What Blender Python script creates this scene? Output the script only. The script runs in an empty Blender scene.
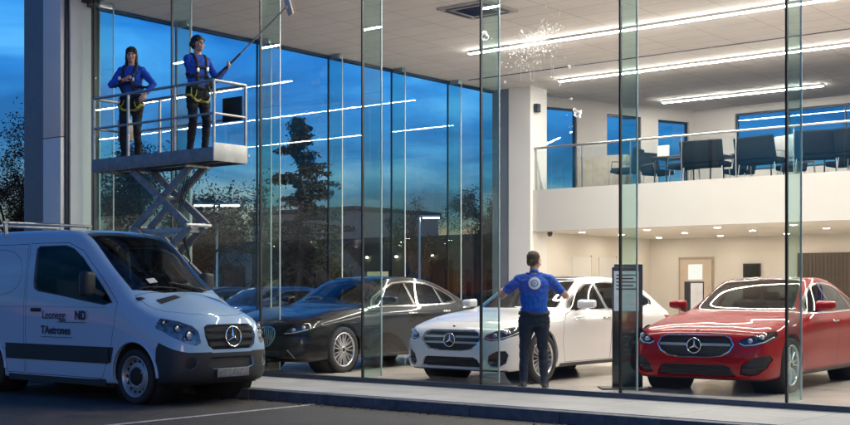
import bpy, bmesh, math, random
import numpy as np
from mathutils import Vector, Matrix
from mathutils.bvhtree import BVHTree
R = math.radians
random.seed(7)
scene = bpy.context.scene
col = scene.collection

# ------------------------------------------------------------------ mesh collector
class MB:
    def __init__(s):
        s.v = []; s.f = []; s.mi = []; s.sm = []
    def add(s, vs, fs, mi=0, smooth=False):
        o = len(s.v)
        s.v += [tuple(v) for v in vs]
        for f in fs:
            s.f.append(tuple(i + o for i in f)); s.mi.append(mi); s.sm.append(smooth)
    def box(s, x0, x1, y0, y1, z0, z1, mi=0, m=None):
        vs = [Vector((x, y, z)) for z in (z0, z1) for y in (y0, y1) for x in (x0, x1)]
        if m is not None: vs = [m @ v for v in vs]
        s.add(vs, [(0,2,3,1),(4,5,7,6),(0,1,5,4),(2,6,7,3),(0,4,6,2),(1,3,7,5)], mi)
    def bbox(s, x0, x1, y0, y1, z0, z1, b=.01, mi=0, m=None, seg=2, smooth=True):
        bm = bmesh.new()
        bmesh.ops.create_cube(bm, size=1)
        for v in bm.verts:
            v.co = Vector((x0 + (x1-x0)*(v.co.x+.5), y0 + (y1-y0)*(v.co.y+.5), z0 + (z1-z0)*(v.co.z+.5)))
        bmesh.ops.bevel(bm, geom=list(bm.edges), offset=b, segments=seg, profile=.6, affect='EDGES')
        bm.verts.index_update()
        vs = [v.co.copy() for v in bm.verts]
        if m is not None: vs = [m @ v for v in vs]
        s.add(vs, [[v.index for v in f.verts] for f in bm.faces], mi, smooth)
        bm.free()
    def bar(s, a, b, w, h=None, mi=0, up=(0,0,1)):
        h = h or w
        a = Vector(a); b = Vector(b); d = (b-a).normalized(); up = Vector(up)
        if abs(d.dot(up)) > .98: up = Vector((1,0,0))
        sx = d.cross(up).normalized(); sy = sx.cross(d).normalized()
        vs = []
        for p in (a, b):
            for i, j in ((-1,-1),(1,-1),(1,1),(-1,1)):
                vs.append(p + sx*i*w/2 + sy*j*h/2)
        s.add(vs, [(3,2,1,0),(4,5,6,7),(0,1,5,4),(1,2,6,5),(2,3,7,6),(3,0,4,7)], mi)
    def tube(s, pts, r, n=8, mi=0, cap=True):
        pts = [Vector(p) for p in pts]
        rs = r if isinstance(r, (list, tuple)) else [r]*len(pts)
        rings = []; prev = None
        for i, p in enumerate(pts):
            a = pts[max(0, i-1)]; b = pts[min(len(pts)-1, i+1)]
            d = (b-a).normalized()
            if prev is None:
                t = Vector((0,0,1)) if abs(d.z) < .9 else Vector((1,0,0))
                u = d.cross(t).normalized()
            else:
                u = (prev - d*prev.dot(d)).normalized()
            prev = u; w = d.cross(u)
            rings.append([p + (u*math.cos(2*math.pi*k/n) + w*math.sin(2*math.pi*k/n))*rs[i] for k in range(n)])
        vs = [v for rg in rings for v in rg]; fs = []
        for i in range(len(pts)-1):
            for k in range(n):
                k2 = (k+1) % n
                fs.append((i*n+k, i*n+k2, (i+1)*n+k2, (i+1)*n+k))
        s.add(vs, fs, mi, True)
        if cap:
            s.add(rings[0], [tuple(range(n))[::-1]], mi); s.add(rings[-1], [tuple(range(n))], mi)
    def lathe(s, prof, n=32, mi=0, m=None, axis='y', closed=False):
        # prof: list of (radius, along)
        vs = []
        for r, a in prof:
            for k in range(n):
                t = 2*math.pi*k/n
                if axis == 'y': p = Vector((r*math.cos(t), a, r*math.sin(t)))
                elif axis == 'x': p = Vector((a, r*math.cos(t), r*math.sin(t)))
                else: p = Vector((r*math.cos(t), r*math.sin(t), a))
                vs.append(m @ p if m is not None else p)
        fs = []
        for i in range(len(prof)-1):
            for k in range(n):
                k2 = (k+1) % n
                fs.append((i*n+k, i*n+k2, (i+1)*n+k2, (i+1)*n+k))
        s.add(vs, fs, mi, True)
    def disc(s, c, r, nrm, n=24, mi=0, r2=0):
        c = Vector(c); nrm = Vector(nrm).normalized()
        t = Vector((0,0,1)) if abs(nrm.z) < .9 else Vector((1,0,0))
        u = nrm.cross(t).normalized(); w = nrm.cross(u)
        o = [c + (u*math.cos(2*math.pi*k/n)+w*math.sin(2*math.pi*k/n))*r for k in range(n)]
        if r2:
            i = [c + (u*math.cos(2*math.pi*k/n)+w*math.sin(2*math.pi*k/n))*r2 for k in range(n)]
            s.add(o+i, [(k, (k+1)%n, n+(k+1)%n, n+k) for k in range(n)], mi)
        else:
            s.add(o, [tuple(range(n))], mi)
    def ell(s, c, rx, ry, rz, mi=0, nu=14, nv=9, m=None):
        vs = []; fs = []
        for j in range(nv+1):
            ph = math.pi*j/nv
            for i in range(nu):
                t = 2*math.pi*i/nu
                p = Vector((rx*math.sin(ph)*math.cos(t), ry*math.sin(ph)*math.sin(t), rz*math.cos(ph)))
                if m is not None: p = m @ p
                vs.append(Vector(c)+p)
        for j in range(nv):
            for i in range(nu):
                i2 = (i+1) % nu
                fs.append((j*nu+i, (j+1)*nu+i, (j+1)*nu+i2, j*nu+i2))
        s.add(vs, fs, mi, True)
    def build(s, name, mats, parent=None, weld=False):
        me = bpy.data.meshes.new(name)
        me.from_pydata(s.v, [], s.f)
        mats = mats if isinstance(mats, (list, tuple)) else [mats]
        for m in mats: me.materials.append(m)
        me.polygons.foreach_set('material_index', s.mi)
        me.polygons.foreach_set('use_smooth', s.sm)
        if weld:
            bm = bmesh.new(); bm.from_mesh(me)
            bmesh.ops.remove_doubles(bm, verts=bm.verts, dist=1e-4)
            bmesh.ops.recalc_face_normals(bm, faces=bm.faces); bm.to_mesh(me); bm.free()
        me.update()
        o = bpy.data.objects.new(name, me); col.objects.link(o)
        if parent is not None: o.parent = parent
        return o

def empty(name, loc=(0,0,0), rz=0):
    o = bpy.data.objects.new(name, None); o.empty_display_size = .1
    o.location = loc; o.rotation_euler = (0,0,rz); col.objects.link(o); return o
def tag(o, label=None, cat=None, group=None, kind=None):
    if label: o['label'] = label
    if cat: o['category'] = cat
    if group: o['group'] = group
    if kind: o['kind'] = kind
    return o
def thing(name, label, cat, loc=(0,0,0), rz=0, group=None):
    return tag(empty(name, loc, rz), label, cat, group)
def struct(name, mb, mats):
    o = mb.build(name, mats); o['kind'] = 'structure'; return o
def copy_tree(o, parent=None):
    c = o.copy(); col.objects.link(c); c.parent = parent
    for ch in [q for q in bpy.data.objects if q.parent == o]:
        copy_tree(ch, c)
    return c

# ------------------------------------------------------------------ materials
def newmat(name):
    m = bpy.data.materials.new(name); m.use_nodes = True
    nt = m.node_tree
    return m, nt, nt.nodes['Principled BSDF']
def N(nt, t, **kw):
    n = nt.nodes.new(t)
    for k, v in kw.items(): setattr(n, k, v)
    return n
def L(nt, a, b): nt.links.new(a, b)
def noise(nt, scale, detail=4, rough=.55, coord='Object', dist=0):
    tc = N(nt, 'ShaderNodeTexCoord'); n = N(nt, 'ShaderNodeTexNoise')
    n.inputs['Scale'].default_value = scale; n.inputs['Detail'].default_value = detail
    n.inputs['Roughness'].default_value = rough; n.inputs['Distortion'].default_value = dist
    L(nt, tc.outputs[coord], n.inputs['Vector']); return n
def ramp(nt, src, stops):
    r = N(nt, 'ShaderNodeValToRGB'); e = r.color_ramp.elements
    while len(e) < len(stops): e.new(.5)
    for i, (p, c) in enumerate(stops):
        e[i].position = p; e[i].color = (*c, 1) if len(c) == 3 else c
    L(nt, src, r.inputs[0]); return r
def mat(name, c, rough=.5, metal=0, var=.12, scale=6, bump=0, bscale=60, coat=0, coord='Object', spec=None, rvar=.08):
    m, nt, b = newmat(name)
    n = noise(nt, scale, coord=coord)
    lo = tuple(max(0, x*(1-var)) for x in c); hi = tuple(min(1, x*(1+var)) for x in c)
    r = ramp(nt, n.outputs['Fac'], [(.3, lo), (.7, hi)])
    L(nt, r.outputs[0], b.inputs['Base Color'])
    b.inputs['Metallic'].default_value = metal
    mr = N(nt, 'ShaderNodeMapRange'); mr.inputs['To Min'].default_value = max(.02, rough-rvar); mr.inputs['To Max'].default_value = min(1, rough+rvar)
    L(nt, n.outputs['Fac'], mr.inputs['Value']); L(nt, mr.outputs[0], b.inputs['Roughness'])
    b.inputs['Coat Weight'].default_value = coat; b.inputs['Coat Roughness'].default_value = .03
    if spec is not None: b.inputs['Specular IOR Level'].default_value = spec
    if bump:
        n2 = noise(nt, bscale, 5, coord=coord); bp = N(nt, 'ShaderNodeBump')
        bp.inputs['Strength'].default_value = bump; bp.inputs['Distance'].default_value = .02
        L(nt, n2.outputs['Fac'], bp.inputs['Height']); L(nt, bp.outputs[0], b.inputs['Normal'])
    return m
def emit(name, c, s):
    m = bpy.data.materials.new(name); m.use_nodes = True; nt = m.node_tree
    nt.nodes.clear(); e = N(nt, 'ShaderNodeEmission'); o = N(nt, 'ShaderNodeOutputMaterial')
    e.inputs[0].default_value = (*c, 1); e.inputs[1].default_value = s
    L(nt, e.outputs[0], o.inputs[0]); return m
def glass(name, tint=(.93,.97,.95), refl=1.0, rough=0.0, base=.0, gcol=(1,1,1), smear=0):
    # thin architectural sheet: tinted see-through plus fresnel mirror
    m = bpy.data.materials.new(name); m.use_nodes = True; nt = m.node_tree
    nt.nodes.clear(); o = N(nt, 'ShaderNodeOutputMaterial')
    t = N(nt, 'ShaderNodeBsdfTransparent'); t.inputs[0].default_value = (*tint, 1)
    g = N(nt, 'ShaderNodeBsdfGlossy'); g.inputs[0].default_value = (*gcol, 1); g.inputs['Roughness'].default_value = rough
    f = N(nt, 'ShaderNodeFresnel'); f.inputs[0].default_value = 1.5
    # fresnel of the true (unflipped) angle: Facing based, so back faces behave alike
    lw = N(nt, 'ShaderNodeLayerWeight'); lw.inputs['Blend'].default_value = .5
    pw = N(nt, 'ShaderNodeMath', operation='POWER'); pw.inputs[1].default_value = 4.0
    L(nt, lw.outputs['Facing'], pw.inputs[0])
    ma = N(nt, 'ShaderNodeMath', operation='MULTIPLY_ADD'); ma.use_clamp = True
    ma.inputs[1].default_value = .85*refl; ma.inputs[2].default_value = .075*refl + base
    L(nt, pw.outputs[0], ma.inputs[0])
    nt.nodes.remove(f)
    mx = N(nt, 'ShaderNodeMixShader'); L(nt, ma.outputs[0], mx.inputs[0]); L(nt, t.outputs[0], mx.inputs[1]); L(nt, g.outputs[0], mx.inputs[2])
    last = mx.outputs[0]
    if smear:
        n = noise(nt, 1.3, 6, .7); r = ramp(nt, n.outputs['Fac'], [(.45, (0,0,0)), (.8, (smear,)*3)])
        d = N(nt, 'ShaderNodeBsdfDiffuse'); d.inputs[0].default_value = (.8,.85,.85,1)
        m2 = N(nt, 'ShaderNodeMixShader'); L(nt, r.outputs[0], m2.inputs[0]); L(nt, last, m2.inputs[1]); L(nt, d.outputs[0], m2.inputs[2]); last = m2.outputs[0]
    L(nt, last, o.inputs[0]); return m
def carpaint(name, c, metal=.0, rough=.35, coat=1.0):
    m, nt, b = newmat(name)
    b.inputs['Base Color'].default_value = (*c, 1); b.inputs['Metallic'].default_value = metal
    n = noise(nt, 900, 2); r = ramp(nt, n.outputs['Fac'], [(.35, tuple(x*.88 for x in c)), (.65, tuple(min(1, x*1.1) for x in c))])
    L(nt, r.outputs[0], b.inputs['Base Color'])
    b.inputs['Roughness'].default_value = rough; b.inputs['Coat Weight'].default_value = coat; b.inputs['Coat Roughness'].default_value = .025
    b.inputs['Coat IOR'].default_value = 1.5; b.inputs['Specular IOR Level'].default_value = .08
    return m
M = {}
M['black_trim'] = mat('gloss black trim', (.012,.012,.014), .22, coat=.6)
M['black_plastic'] = mat('matt black plastic', (.02,.02,.022), .55, bump=.15, bscale=300)
M['gap'] = mat('dark panel gap', (.006,.006,.006), .8)
M['under'] = mat('underbody', (.012,.012,.012), .85)
M['chrome'] = mat('chrome', (.78,.79,.8), .12, 1, .03, rvar=.03)
M['alloy'] = mat('silver alloy', (.62,.63,.65), .3, 1, .06)
M['alloy_dark'] = mat('dark alloy', (.05,.05,.055), .35, .7)
M['steel'] = mat('brake steel', (.4,.39,.38), .4, 1)
M['rubber'] = mat('tyre rubber', (.018,.018,.019), .75, bump=.2, bscale=120)
M['car_glass'] = glass('tinted car glass', (.20,.23,.25), .6)
M['wind_glass'] = glass('windscreen glass', (.50,.56,.55), .65)
M['lens'] = glass('clear lamp lens', (.75,.78,.8), 1.2)
M['lamp_dark'] = mat('lamp housing', (.03,.03,.035), .25, .3)
M['lamp_silver'] = mat('lamp reflector', (.80,.80,.80), .25, .6, .05)
M['drl'] = mat('lamp light guide', (.85,.87,.9), .2)
M['interior'] = mat('dark cabin trim', (.025,.024,.024), .7)
M['leather'] = mat('dark leather seat', (.035,.032,.03), .5, bump=.2, bscale=80)
M['taillight'] = mat('red tail lamp', (.25,.008,.01), .15, coat=1)
M['mesh_grille'] = mat('grille mesh', (.016,.016,.018), .4, bump=.6, bscale=90)
# ------------------------------------------------------------------ car bodies
def bsp(P0, t):
    w = np.array([(1-t)**3, 3*t**3-6*t**2+4, -3*t**3+3*t**2+3*t+1, t**3])/6
    return w
def bspline_axis(C, n):
    """C: control array (m+2, ...) including phantom ends; n samples per span -> values."""
    m = C.shape[0]-2
    out = []
    for i in range(m-1):
        for j in range(n):
            w = bsp(None, j/n)
            out.append(sum(w[q]*C[i+q] for q in range(4)))
    w = bsp(None, 1.0)
    i = m-2
    out.append(sum(w[q]*C[i+q] for q in range(4)))
    return np.array(out)
FL = np.array([1,-1,1])
def pad(C):
    # along s (axis 0): mirrored over the centre plane at both ends; along k (axis 1)
    C = np.concatenate([C[1:2]*FL, C, C[-2:-1]*FL], 0)
    lo = 2*C[:, 0:1]-C[:, 1:2]; hi = C[:, -2:-1]*FL
    return np.concatenate([lo, C, hi], 1)
def surface(T, ns, nk, fair=2):
    T = np.array(T, float); C = T.copy()
    def ev(C, ns, nk):
        P = pad(C); A = bspline_axis(P, ns); A = np.swapaxes(A, 0, 1); B = bspline_axis(A, nk); return np.swapaxes(B, 0, 1)
    for _ in range(fair):
        C = C + .75*(T-ev(C, 1, 1))
        C[0, :, 1] = 0; C[-1, :, 1] = 0; C[:, -1, 1] = 0
    return ev(C, ns, nk)
def shell(T, ns=9, nk=7, fair=2):
    S = surface(T, ns, nk, fair)
    a, b, _ = S.shape
    S[0, :, 1] = 0; S[-1, :, 1] = 0; S[:, -1, 1] = 0
    full = np.concatenate([S, (S*FL)[:, -2::-1]], 1)
    bm = bmesh.new(); V = [[bm.verts.new(p) for p in row] for row in full]
    K = full.shape[1]
    for i in range(a-1):
        for k in range(K-1):
            try: bm.faces.new((V[i][k], V[i][k+1], V[i+1][k+1], V[i+1][k]))
            except ValueError: pass
    bmesh.ops.remove_doubles(bm, verts=bm.verts, dist=1e-5)
    bmesh.ops.dissolve_degenerate(bm, edges=bm.edges, dist=1e-6)
    bmesh.ops.recalc_face_normals(bm, faces=bm.faces)
    # outward check with a roof face
    top = max(bm.faces, key=lambda f: f.calc_center_median().z)
    if top.normal.z < 0: bmesh.ops.reverse_faces(bm, faces=bm.faces)
    bm.normal_update()
    return bm
PROJ = {'side': (0, 2), 'front': (1, 2), 'top': (0, 1)}
AX = {'side': Vector((0,1,0)), 'front': Vector((1,0,0)), 'top': Vector((0,0,1))}
def inpoly(p, poly):
    x, y = p; c = False; j = len(poly)-1
    for i in range(len(poly)):
        xi, yi = poly[i]; xj, yj = poly[j]
        if (yi > y) != (yj > y) and x < (xj-xi)*(y-yi)/(yj-yi)+xi: c = not c
        j = i
    return c
def offset(poly, d):
    n = len(poly); A = sum(poly[i][0]*poly[(i+1) % n][1]-poly[(i+1) % n][0]*poly[i][1] for i in range(n))
    sg = 1 if A > 0 else -1; out = []
    for i in range(n):
        p0 = Vector(poly[i-1]); p1 = Vector(poly[i]); p2 = Vector(poly[(i+1) % n])
        e1 = (p1-p0).normalized(); e2 = (p2-p1).normalized()
        n1 = Vector((e1.y, -e1.x))*sg; n2 = Vector((e2.y, -e2.x))*sg
        b = n1+n2
        if b.length < 1e-4: b = n1
        b.normalize(); c = max(.35, b.dot(n1))
        q = p1+b*(d/c); out.append((q.x, q.y))
    return out
def smooth_poly(p, it=2):
    for _ in range(it):
        q = []
        for i in range(len(p)):
            a = p[i]; b = p[(i+1) % len(p)]
            q.append((a[0]*.75+b[0]*.25, a[1]*.75+b[1]*.25)); q.append((a[0]*.25+b[0]*.75, a[1]*.25+b[1]*.75))
        p = q
    return p
def circle(cx, cy, r, n=28): return [(cx+r*math.cos(2*math.pi*i/n), cy+r*math.sin(2*math.pi*i/n)) for i in range(n)]
def mir(p): return [(-a, b) for a, b in p][::-1]
def cut(bm, poly, proj, filt):
    i0, i1 = PROJ[proj]; ax = AX[proj]; n = len(poly)
    bx = (min(p[0] for p in poly)-.02, max(p[0] for p in poly)+.02, min(p[1] for p in poly)-.02, max(p[1] for p in poly)+.02)
    cand = set()
    for f in bm.faces:
        c = f.calc_center_median()
        if bx[0]-.06 < c[i0] < bx[1]+.06 and bx[2]-.06 < c[i1] < bx[3]+.06 and filt(c, f.normal): cand.add(f)
    for i in range(n):
        a = poly[i]; b = poly[(i+1) % n]
        lo0, hi0 = min(a[0], b[0])-1e-4, max(a[0], b[0])+1e-4
        lo1, hi1 = min(a[1], b[1])-1e-4, max(a[1], b[1])+1e-4
        fs = []
        for f in cand:
            u = [v.co[i0] for v in f.verts]
            if max(u) < lo0 or min(u) > hi0: continue
            w = [v.co[i1] for v in f.verts]
            if max(w) < lo1 or min(w) > hi1: continue
            fs.append(f)
        if not fs: continue
        A = Vector((0,0,0)); A[i0] = a[0]; A[i1] = a[1]
        D = Vector((0,0,0)); D[i0] = b[0]-a[0]; D[i1] = b[1]-a[1]
        no = D.cross(ax)
        if no.length < 1e-9: continue
        g = set(fs)
        for f in fs: g.update(f.edges); g.update(f.verts)
        fs.sort(key=lambda f: f.index)
        gl = fs + list({e for f in fs for e in f.edges}) + list({v for f in fs for v in f.verts})
        r = bmesh.ops.bisect_plane(bm, geom=gl, dist=2e-5, plane_co=A, plane_no=no.normalized())
        cand = {f for f in cand if f.is_valid}
        cand.update(q for q in r['geom'] if isinstance(q, bmesh.types.BMFace))
def tag_region(bm, lay, poly, proj, filt, val):
    i0, i1 = PROJ[proj]
    x0 = min(p[0] for p in poly); x1 = max(p[0] for p in poly); y0 = min(p[1] for p in poly); y1 = max(p[1] for p in poly)
    for f in bm.faces:
        c = f.calc_center_median()
        if c[i0] < x0 or c[i0] > x1 or c[i1] < y0 or c[i1] > y1: continue
        if filt(c, f.normal) and inpoly((c[i0], c[i1]), poly): f[lay] = val
class Body:
    """A smooth shell cut into regions; each region becomes a mesh that keeps the shell's own normals."""
    def __init__(s, T, **kw):
        s.bm = shell(T, **kw); s.lay = s.bm.faces.layers.int.new('reg')
        s.bm.verts.ensure_lookup_table(); s.bm.verts.index_update()
        s.ov = [v.co.copy() for v in s.bm.verts]; s.on = [v.normal.copy() for v in s.bm.verts]
        s.of = [[v.index for v in f.verts] for f in s.bm.faces]
        s.bvh = BVHTree.FromPolygons(s.ov, s.of); s.nv = 0; s.names = {}
    def region(s, name, poly, proj, filt, gap=0):
        if name not in s.names: s.nv += 1; s.names[name] = s.nv
        v = s.names[name]
        if gap:
            if 'gap' not in s.names: s.nv += 1; s.names['gap'] = s.nv
            big = offset(poly, gap); cut(s.bm, big, proj, filt); tag_region(s.bm, s.lay, big, proj, filt, s.names['gap'])
        cut(s.bm, poly, proj, filt); tag_region(s.bm, s.lay, poly, proj, filt, v)
    def normal_at(s, co):
        p, n, i, d = s.bvh.find_nearest(co)
        f = s.of[i]; acc = Vector((0,0,0))
        for k in f: acc += s.on[k]/((s.ov[k]-p).length+1e-4)**2
        return acc.normalized()
    def extract(s, slots, mats, name, parent, push=0, rim=0, rimmat=None, vec=None):
        """slots: list of region ids -> one mesh; push moves along the normal, rim extrudes the boundary inwards."""
        ids = {(s.names[q] if isinstance(q, str) else q): i for i, q in enumerate(slots)}
        fs = [f for f in s.bm.faces if f[s.lay] in ids]
        if not fs: return None
        vm = {}; co = []; nr = []
        def vi(v):
            if v not in vm:
                n = s.normal_at(v.co); vm[v] = len(co)
                co.append(v.co+(n*push if vec is None else Vector(vec))); nr.append(n)
            return vm[v]
        faces = []; mi = []; rimf = []
        for f in fs: faces.append([vi(v) for v in f.verts]); mi.append(ids[f[s.lay]])
        if rim:
            S = set(fs)
            for f in fs:
                for l in f.loops:
                    e = l.edge; oth = [g for g in e.link_faces if g is not f]
                    if len(oth) == 0 or all(g not in S for g in oth):
                        a, b = vi(l.vert), vi(l.link_loop_next.vert)
                        o = len(co)
                        co.append(co[b]-nr[b]*rim); co.append(co[a]-nr[a]*rim); nr.append(nr[b]); nr.append(nr[a])
                        rimf.append((b, a, o+1, o)[::1])
        n0 = len(faces); faces += [list(r) for r in rimf]; mi += [0 if rimmat is None else rimmat]*len(rimf)
        me = bpy.data.meshes.new(name); me.from_pydata(co, [], faces)
        for m in mats: me.materials.append(m)
        me.polygons.foreach_set('material_index', mi)
        me.polygons.foreach_set('use_smooth', [True]*n0+[False]*(len(faces)-n0)); me.update()
        ln = []
        for p in me.polygons:
            if p.index < n0:
                for k in p.vertices: ln.append(nr[k])
            else:
                for k in p.vertices: ln.append(p.normal)
        me.normals_split_custom_set(ln)
        o = bpy.data.objects.new(name, me); col.objects.link(o)
        if parent is not None: o.parent = parent
        return o

SIDE = lambda sg: (lambda c, n: c.y*sg > .3)
def star_emblem(r, mats):
    mb = MB()
    pr = [(r*.93, -.004), (r, .003), (r*.97, .012), (r*.88, .012), (r*.85, .003), (r*.86, -.004)]
    mb.lathe(pr, 28, axis='x')
    for k in range(3):
        a = math.pi/2 + k*2*math.pi/3
        d = Vector((0, math.cos(a), math.sin(a))); t = Vector((0, -d.z, d.y)); X = Vector((1,0,0))
        tip = d*r*.9; b1 = t*r*.17; c = X*.016
        b2 = -b1; back = -d*r*.09
        mb.add([tip, b1+back, back+c, b2+back, tip+X*.004], [(4,1,2),(4,2,3),(0,1,4),(0,4,3)])
    return mb
def make_wheel(r, w, spokes, style, parent, side, pos, dark=False):
    hub = empty('wheel', pos); hub.parent = parent
    if side < 0: hub.rotation_euler = (0,0,math.pi)
    rr = r*.735
    t = MB()
    h = w/2
    t.lathe([(rr*.98,-h*.8),(r*.86,-h),(r*.95,-h*.97),(r*.988,-h*.8),(r,-h*.5),(r*.994,-h*.47),(r*.994,-h*.40),(r,-h*.37),(r,h*.05),(r*.99,h*.08),(r,h*.12),(r,h*.5),(r*.988,h*.8),(r*.95,h*.97),(r*.86,h),(rr*1.0,h*.86)], 40)
    t.build('tyre', M['rubber'], hub)
    q = MB()
    q.lathe([(rr*1.02,h*.86),(rr*1.0,h*.93),(rr*.95,h*.9),(rr*.93,h*.7),(rr*.9,-h*.2),(rr*.88,-h*.7)], 40, mi=0)
    q.lathe([(rr*.95,-h*.3),(.02,-h*.3)], 24, mi=1)
    q.lathe([(r*.54,-h*.28),(r*.54,h*.0),(r*.2,h*.02)], 28, mi=2)
    y1 = h*.74; y0 = h*.50
    def spoke(a0, a1, w0, w1):
        d0 = Vector((math.cos(a0),0,math.sin(a0))); d1 = Vector((math.cos(a1),0,math.sin(a1)))
        pts = []
        for d, rad, ww, yy in ((d0, r*.10, w0, y0+.02), (d1, rr*.955, w1, y1)):
            t = Vector((-d.z,0,d.x))
            pts += [d*rad-t*ww+Vector((0,yy-.006,0)), d*rad-t*ww*.55+Vector((0,yy+.010,0)), d*rad+t*ww*.55+Vector((0,yy+.010,0)), d*rad+t*ww+Vector((0,yy-.006,0)), d*rad+t*ww*.8+Vector((0,yy-.05,0)), d*rad-t*ww*.8+Vector((0,yy-.05,0))]
        fs = [(i, (i+1) % 6, 6+(i+1) % 6, 6+i) for i in range(6)]
        q.add(pts, fs, 0)
    for k in range(spokes):
        a = 2*math.pi*k/spokes+.3
        if style == 'twin':
            g = .55*math.pi/spokes
            spoke(a-g*.5, a-g*1.0, .013, .011); spoke(a+g*.5, a+g*1.0, .013, .011)
        elif style == 'y':
            spoke(a, a-.16, .016, .010); spoke(a, a+.16, .016, .010)
        else: spoke(a, a, .02, .026)
    q.lathe([(r*.17,y0-.02),(r*.165,y0+.03),(r*.13,y0+.036),(.0,y0+.036)], 20, mi=0)
    q.lathe([(r*.09,y0+.037),(r*.08,y0+.044),(.0,y0+.044)], 16, mi=1)
    q.build('rim', [M['alloy_dark'] if dark else M['alloy'], M['under'], M['steel']], hub)
    return hub
def seat_mesh(mb, x, y, w=.5, z=.28):
    mb.bbox(x-.25, x+.27, y-w/2, y+w/2, z, z+.2, .06)
    m = Matrix.Translation((x-.24, y, z+.12)) @ Matrix.Rotation(R(-18), 4, 'Y')
    mb.bbox(-.07, .07, -w/2, w/2, 0, .62, .06, m=m)
    if w < .8: mb.bbox(-.05, .05, -.13, .13, .65, .83, .045, m=m)
    else:
        for s in (-.4, 0, .4): mb.bbox(-.05, .05, s-.11, s+.11, .63, .76, .04, m=m)

SEDAN = [
[(2.05,0,.17),(2.20,0,.19),(2.265,0,.27),(2.285,0,.40),(2.285,0,.53),(2.26,0,.66),(2.205,0,.745),(2.10,0,.795),(1.98,0,.835),(1.82,0,.868)],
[(2.05,.30,.17),(2.19,.32,.19),(2.255,.33,.27),(2.272,.34,.40),(2.27,.34,.53),(2.245,.34,.66),(2.185,.33,.745),(2.07,.30,.797),(1.93,.2,.842),(1.75,0,.882)],
[(2.0,.55,.17),(2.12,.60,.19),(2.18,.62,.27),(2.195,.63,.40),(2.185,.63,.53),(2.155,.625,.66),(2.09,.60,.745),(1.96,.50,.808),(1.82,.32,.862),(1.66,0,.898)],
[(1.93,.68,.17),(2.0,.76,.19),(2.03,.79,.27),(2.035,.80,.40),(2.02,.80,.54),(1.985,.785,.67),(1.92,.745,.762),(1.80,.62,.83),(1.68,.38,.882),(1.56,0,.912)],
[(1.78,.74,.18),(1.80,.83,.20),(1.81,.86,.28),(1.81,.87,.41),(1.80,.87,.56),(1.78,.855,.70),(1.74,.80,.80),(1.66,.66,.862),(1.56,.40,.905),(1.46,0,.928)],
[(1.42,.74,.19),(1.42,.86,.20),(1.42,.895,.30),(1.42,.907,.44),(1.42,.907,.60),(1.42,.89,.75),(1.42,.83,.86),(1.42,.68,.902),(1.36,.42,.932),(1.30,0,.950)],
[(1.0,.74,.19),(1.,.85,.20),(1.,.885,.32),(1,.90,.47),(1,.907,.64),(1.,.893,.80),(1.,.835,.905),(1.,.70,.942),(1.,.45,.970),(1.0,0,.988)],
[(.72,.74,.19),(.72,.85,.2),(.72,.88,.33),(.72,.90,.48),(.72,.91,.66),(.72,.896,.83),(.72,.838,.93),(.70,.715,.985),(.74,.50,1.06),(.78,0,1.09)],
[(.45,.74,.19),(.45,.85,.20),(.45,.875,.33),(.45,.9,.49),(.45,.912,.67),(.45,.90,.845),(.45,.842,.94),(.45,.668,1.125),(.46,.46,1.21),(.48,0,1.245)],
[(.15,.74,.19),(.15,.85,.20),(.15,.872,.33),(.15,.898,.49),(.15,.912,.68),(.15,.902,.85),(.15,.842,.95),(.15,.615,1.285),(.15,.45,1.358),(.15,0,1.392)],
[(-.1,.74,.19),(-.1,.85,.20),(-.1,.872,.33),(-.1,.898,.49),(-.1,.912,.685),(-.1,.903,.855),(-.1,.842,.955),(-.1,.59,1.355),(-.1,.45,1.412),(-.1,0,1.437)],
[(-.5,.74,.19),(-.5,.85,.20),(-.5,.875,.33),(-.5,.9,.49),(-.5,.915,.69),(-.5,.906,.86),(-.5,.842,.962),(-.5,.58,1.385),(-.5,.46,1.43),(-.5,0,1.45)],
[(-.95,.74,.19),(-.95,.85,.20),(-.95,.88,.32),(-.95,.905,.48),(-.95,.92,.69),(-.95,.91,.865),(-.95,.84,.97),(-.95,.575,1.36),(-.95,.45,1.405),(-.95,0,1.427)],
[(-1.42,.74,.19),(-1.42,.86,.20),(-1.42,.895,.31),(-1.42,.915,.46),(-1.42,.922,.68),(-1.42,.91,.865),(-1.40,.83,.985),(-1.36,.59,1.262),(-1.35,.45,1.318),(-1.34,0,1.345)],
[(-1.80,.74,.20),(-1.80,.84,.22),(-1.81,.875,.31),(-1.82,.89,.46),(-1.83,.895,.67),(-1.82,.88,.85),(-1.80,.81,.97),(-1.74,.63,1.12),(-1.72,.46,1.165),(-1.70,0,1.19)],
[(-2.05,.70,.22),(-2.08,.80,.25),(-2.10,.835,.34),(-2.12,.85,.48),(-2.14,.85,.67),(-2.13,.835,.83),(-2.09,.77,.94),(-2.03,.63,1.0),(-2.0,.44,1.025),(-1.98,0,1.04)],
[(-2.18,.60,.24),(-2.25,.70,.27),(-2.29,.73,.36),(-2.31,.745,.49),(-2.325,.745,.66),(-2.31,.73,.81),(-2.26,.68,.92),(-2.18,.52,.985),(-2.13,.34,1.005),(-2.1,0,1.02)],
[(-2.24,.33,.25),(-2.33,.38,.28),(-2.375,.40,.37),(-2.395,.41,.5),(-2.41,.41,.66),(-2.39,.40,.80),(-2.34,.37,.915),(-2.25,.3,.975),(-2.2,.18,.995),(-2.16,0,1.005)],
[(-2.25,0,.25),(-2.34,0,.28),(-2.39,0,.37),(-2.41,0,.5),(-2.425,0,.66),(-2.405,0,.80),(-2.36,0,.91),(-2.28,0,.97),(-2.24,0,.985),(-2.2,0,.995)],
]
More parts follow.
